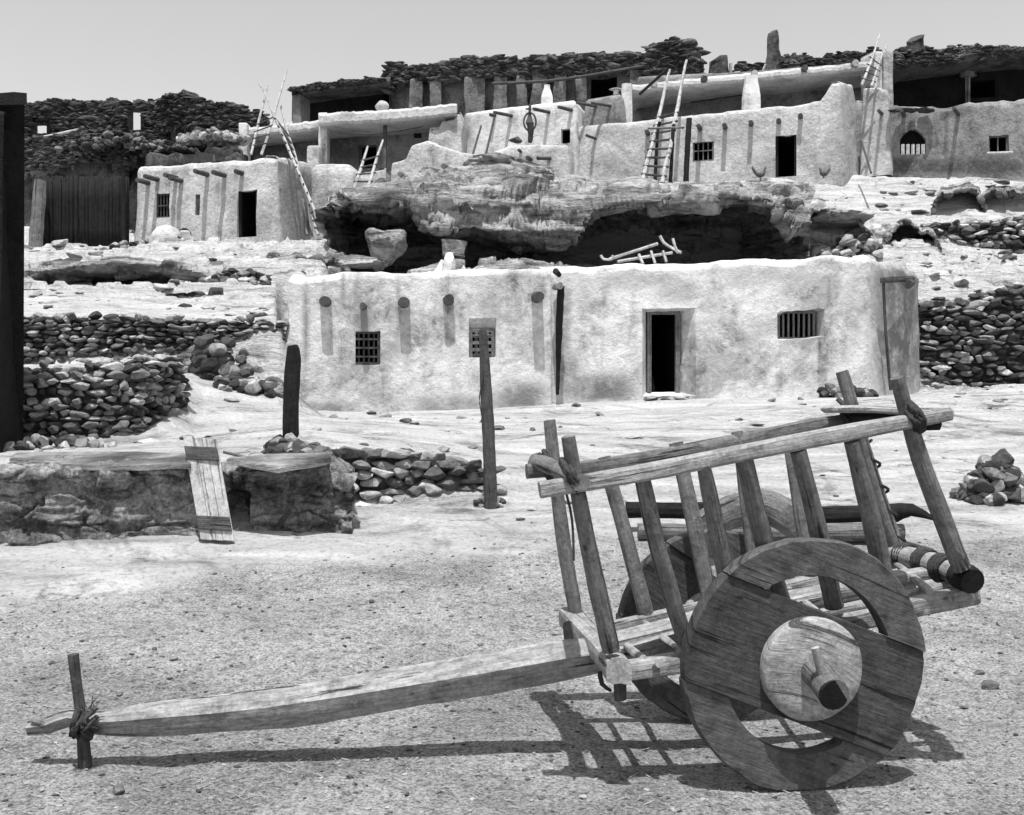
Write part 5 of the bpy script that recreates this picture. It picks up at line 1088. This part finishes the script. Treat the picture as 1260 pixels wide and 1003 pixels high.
for pc in ((1112, 684, -.35), (1136, 691, -.1), (1158, 699, .12)):
    mb = MB()
    for q in range(4):
        c0 = Cp(*pc) + W3 * (.022 * q); tube(mb, [c0 + (R3 * math.cos(a_) + UP * math.sin(a_)) * .068 + W3 * .008 * math.sin(a_ * 2 + q) for a_ in np.linspace(0, 6.1, 13)], .011, sides=6, step=.03, rough=.2)
    mb.obj('lashing', 'rawhide', CART, smooth=True)
for k in (0, 1, 5, 8):
    px = 782 + k * 44; py = 806 - k * 10.6; limb('floor_rung', [Cp(px - 34, py - 30, -.42), Cp(px + 10, py + 6, .44)], [.02, .02], 'weathered_wood', CART, rough=.15, sides=8)
limb('peg', [Cp(762, 812, .5), Cp(763, 861, .5)], [.034, .028], 'dark_wood', CART, step=.04)
limb('peg', [Cp(805, 822, .44), Cp(811, 817, .51)], [.02, .018], 'weathered_wood', CART, step=.03)
limb('hook', [Cp(738, 826, .4), Cp(741, 842, .42), Cp(752, 850, .45)], [.012, .012, .008], 'iron', CART, step=.03, sides=6)
limb('bracket', [Cp(699, 768, -.3), Cp(703, 790, -.2), Cp(716, 808, -.05), Cp(722, 818, .05)], [.028, .035, .04, .03], 'dark_wood', CART, step=.04)
beam('tail_beam', [(1120, 752), (1196, 729)], [.3, .48], (.035, .03), 'weathered_wood')
# slatted sides
near_st = [((699, 537), (712, 604), (724, 680), (750, 800), .60, .50, .040), ((790, 588), (801, 640), (812, 700), (840, 785), .60, .44, .042), ((868, 572), (882, 610), (896, 680), (905, 770), .60, .42, .042), ((914, 566), (925, 620), (940, 668), (968, 762), .60, .42, .046), ((984, 554), (1002, 610), (1020, 668), (1030, 745), .60, .42, .044), ((1050, 543), (1064, 600), (1086, 690), (1092, 735), .60, .42, .046), ((1106, 464), (1120, 505), (1142, 600), (1180, 700), .60, .52, .042)]
for (a, b, c_, d_, l0, l1, r) in near_st: limb('stake', [Cp(*a, l0), Cp((a[0] + d_[0]) / 2 * .6 + (b[0] + c_[0]) / 2 * .4, (a[1] + d_[1]) / 2, (l0 + l1) / 2), Cp(*d_, l1)], [r * .8, r, r * 1.03], 'grey_wood', CART, sides=12, step=.06, rough=.12, bend=.012)
far_st = [((673, 518), (684, 600), (698, 690), (714, 768), .038), ((745, 562), (762, 610), (785, 690), (800, 765), .044), ((831, 545), (844, 600), (866, 690), (874, 745), .044), ((905, 532), (916, 600), (930, 650), (940, 720), .038), ((966, 535), (974, 590), (988, 655), (1000, 705), .044), ((1034, 458), (1052, 510), (1078, 590), (1106, 680), .042)]
for (a, b, c_, d_, r) in far_st: limb('stake', [Cp(*a, -.58), Cp((a[0] + d_[0]) / 2 * .6 + (b[0] + c_[0]) / 2 * .4, (a[1] + d_[1]) / 2, -.5), Cp(*d_, -.42)], [r * .85, r, r * 1.03], 'grey_wood', CART, sides=12, step=.06, rough=.14, bend=.02)
limb('rail', [Cp(664, 603, .60), Cp(800, 580, .60), Cp(915, 557, .60), Cp(1050, 531, .60), Cp(1168, 510, .60)], [(.036, .038), (.038, .041), (.038, .041), (.038, .042), (.034, .03)], 'weathered_wood', CART, square=.85, rough=.05, sides=16, step=.06, up=(0, 0, 1), smooth=False)
limb('rail', [Cp(648, 580, -.56), Cp(720, 575, -.56), Cp(800, 563, -.56), Cp(900, 545, -.56), Cp(1000, 524, -.56), Cp(1110, 503, -.56)], [(.05, .04), (.045, .036), (.05, .042), (.05, .042), (.05, .04), (.04, .03)], 'grey_wood', CART, square=.3, rough=.18, sides=12, step=.06, smooth=True)
limb('front_crossbar', [Cp(660, 566, -.62), Cp(690, 580, -.1), Cp(705, 590, .3), Cp(714, 594, .66)], [.045, .042, .04, .04], 'grey_wood', CART, rough=.2)
Q = [Cp(1026, 504, -.62), Cp(1158, 508, .62)]
limb('rear_board', [Q[0] + UP * .0, (Q[0] + Q[1]) / 2 + UP * .01, Q[1]], [(.085, .022), (.09, .024), (.07, .026)], 'pale_wood', CART, square=.95, rough=.06, up=(0, 0, 1), smooth=False)
limb('rear_crossbar', [Cp(1040, 515, -.6), Cp(1100, 518, .1), Cp(1150, 520, .6)], [.04, .045, .04], 'charred_wood', CART, rough=.15)
for (px, py, l) in ((706, 588, .58), (1125, 512, .58), (1046, 512, -.5), (676, 574, -.56)):
    mb = MB()
    for k in range(7):
        c0 = Cp(px + random.uniform(-7, 7), py + random.uniform(-9, 9), l + .03); tube(mb, [c0 + (-.03, .03, .06), c0 + (0, -.045, 0), c0 + (.03, .03, -.06)], .014, sides=6, step=.025, rough=.25)
    mb.obj('lashing', 'rawhide', CART, smooth=True)
limb('cord', [Cp(696, 604, .57), Cp(704, 640, .6), Cp(706, 690, .62)], .006, 'rawhide', CART, sides=5, step=.04)
pts = [Cp(1066, 545, -.52)]
hp = []
for k in range(40):
    t = .38 + .58 * k / 39; c0 = Cp(1034, 458, -.58) * (1 - t) + Cp(1106, 680, -.42) * t + np.array([.004, 0, .0]); a = k / 39 * 26; hp.append(c0 + np.array([.05 * math.cos(a), .05 * math.sin(a), 0]))
limb('binding', hp, .009, 'rawhide', CART, sides=5, step=.03)

# ------------------------------------------------------------------ loose stones and litter
spots = [(215, 812, .035), (190, 800, .022), (457, 742, .03), (285, 832, .02), (147, 857, .025), (1037, 875, .02), (1219, 848, .05), (1205, 830, .035), (1187, 873, .025), (1173, 800, .03), (245, 735, .02), (1230, 770, .03), (590, 795, .02), (700, 870, .02), (603, 875, .015), (430, 960, .02), (145, 975, .04), (710, 500, .09), (800, 650, .05), (655, 530, .06), (950, 494, .09), (985, 492, .07), (738, 512, .08), (560, 880, .018), (985, 930, .02), (740, 930, .02), (1010, 640, .06), (545, 555, .09), (500, 520, .08), (700, 620, .05), (640, 640, .04)]
def ground_hit(px, py):
    d = np.linspace(3.2, 22, 900); X = (px - CX) / FPX * d; z = ground_z(X, d); zz = EYE + (HY - py) / FPX * d; k = np.argmax(z >= zz); return np.array([X[k], d[k], z[k]])
first = None
for k, (px, py, s) in enumerate(spots):
    q = ground_hit(px, py); mb = MB(); put_stone(mb, q + (0, 0, s * .25), (s * random.uniform(.9, 1.5), s, s * .6), 2, 0, .3, random.choice((.1, .15, .25)))
    tag(mb.obj('loose_stone', 'stone', origin=q), 'small dark loose stone lying alone on the pale yard', 'stone', 'loose stones on the yard')
# broken rock strewn over the bedrock slopes
VV, FF, TT, off = [], [], [], 0; f1 = np.array(ICO[1][1])
for i in range(2600):
    d_ = 10.2 + 23.3 * random.random() ** .9; px = random.uniform(-120, 1380); x_, y_ = XY(px, d_)
    if 18.8 < d_ < 24.6 and 340 < px < 1145: continue
    if 24.6 <= d_ < 31 and 405 < px < 1000: continue
    dens = float(fbm(np.array([x_ * .5, y_ * .5, 3.]), 90, 3))
    if dens < .0 and random.random() < .85: continue
    if d_ < 18.8 and random.random() < .72: continue
    z_ = float(ground_z(x_, y_)[0]); s = (.03 + .11 * random.random() ** 2.5) * (1 + .9 * float(sstep(20, 27, y_))); V = random.choice(SHAPES[1]) * (s * random.uniform(1, 2), s, s * random.uniform(.25, .6)); a = random.uniform(0, 6.3); V = V @ rotm(random.uniform(-.2, .2), random.uniform(-.2, .2), a).T
    VV.append(V + (x_, y_, z_ + s * .1)); FF.append(f1 + off); off += len(V); TT.append(np.full(len(V), random.choice((.12, .2, .3, .38, .45))))
tag(mesh_obj('broken_rock', np.concatenate(VV), np.concatenate(FF).tolist(), 'stone', attrs={'tone': np.concatenate(TT)}), kind='stuff', label='broken flakes of rock strewn over the pale bedrock slopes', cat='rubble')
# gravel
mb = MB(); n = 11000; d = 3.4 + (RNG.random(n) ** 1.3) * 7.5; X = (RNG.random(n) * 2 - 1) * (d * .56 + .3); Z = ground_z(X, d); bb = bedrock(X, d); V0 = [v * 1.0 for v in SHAPES[0]]
tones = RNG.choice([.07, .12, .2, .28, .38], n); VV = []; FF = []; TT = []; off = 0; f0 = np.array(ICO[0][1])
for i in range(n):
    if RNG.random() < bb[i] * .93: continue
    s = .004 + .011 * RNG.random() ** 4 * (1 + .06 * d[i]); a = RNG.random() * 6.3; V = V0[i % 14] * (s * 1.5, s, s * .55); ca, sa = math.cos(a), math.sin(a)
    VV.append(np.stack([V[:, 0] * ca - V[:, 1] * sa + X[i], V[:, 0] * sa + V[:, 1] * ca + d[i], V[:, 2] + Z[i] + s * .2], -1)); FF.append(f0 + off); TT.append(np.full(12, tones[i])); off += 12
tag(mesh_obj('gravel', np.concatenate(VV), np.concatenate(FF).tolist(), 'stone', attrs={'tone': np.concatenate(TT)}), kind='stuff', label='fine gravel and chips strewn over the yard', cat='gravel')
mb = MB()
for k in range(2200):
    q = ground_hit(random.uniform(-20, 1280), random.uniform(690, 1000)); a = random.uniform(0, 3.14); l = random.uniform(.012, .06); e = np.array([math.cos(a) * l, math.sin(a) * l, .008]); mb.add(*boxv(q + (0, 0, .008), e / 2, (0, .0018, 0), (0, 0, .0014)))
tag(mb.obj('straw', 'white_board'), kind='stuff', label='pale bits of straw scattered over the gravel yard', cat='straw')
tag(limb('twig', [ground_hit(528, 925) + (0, 0, .01), ground_hit(566, 922) + (0, 0, .012)], .007, 'pale_wood'), 'pale twig lying on the gravel below the cart pole', 'twig')

for o in bpy.data.objects:
    if '_o' in o: del o['_o']
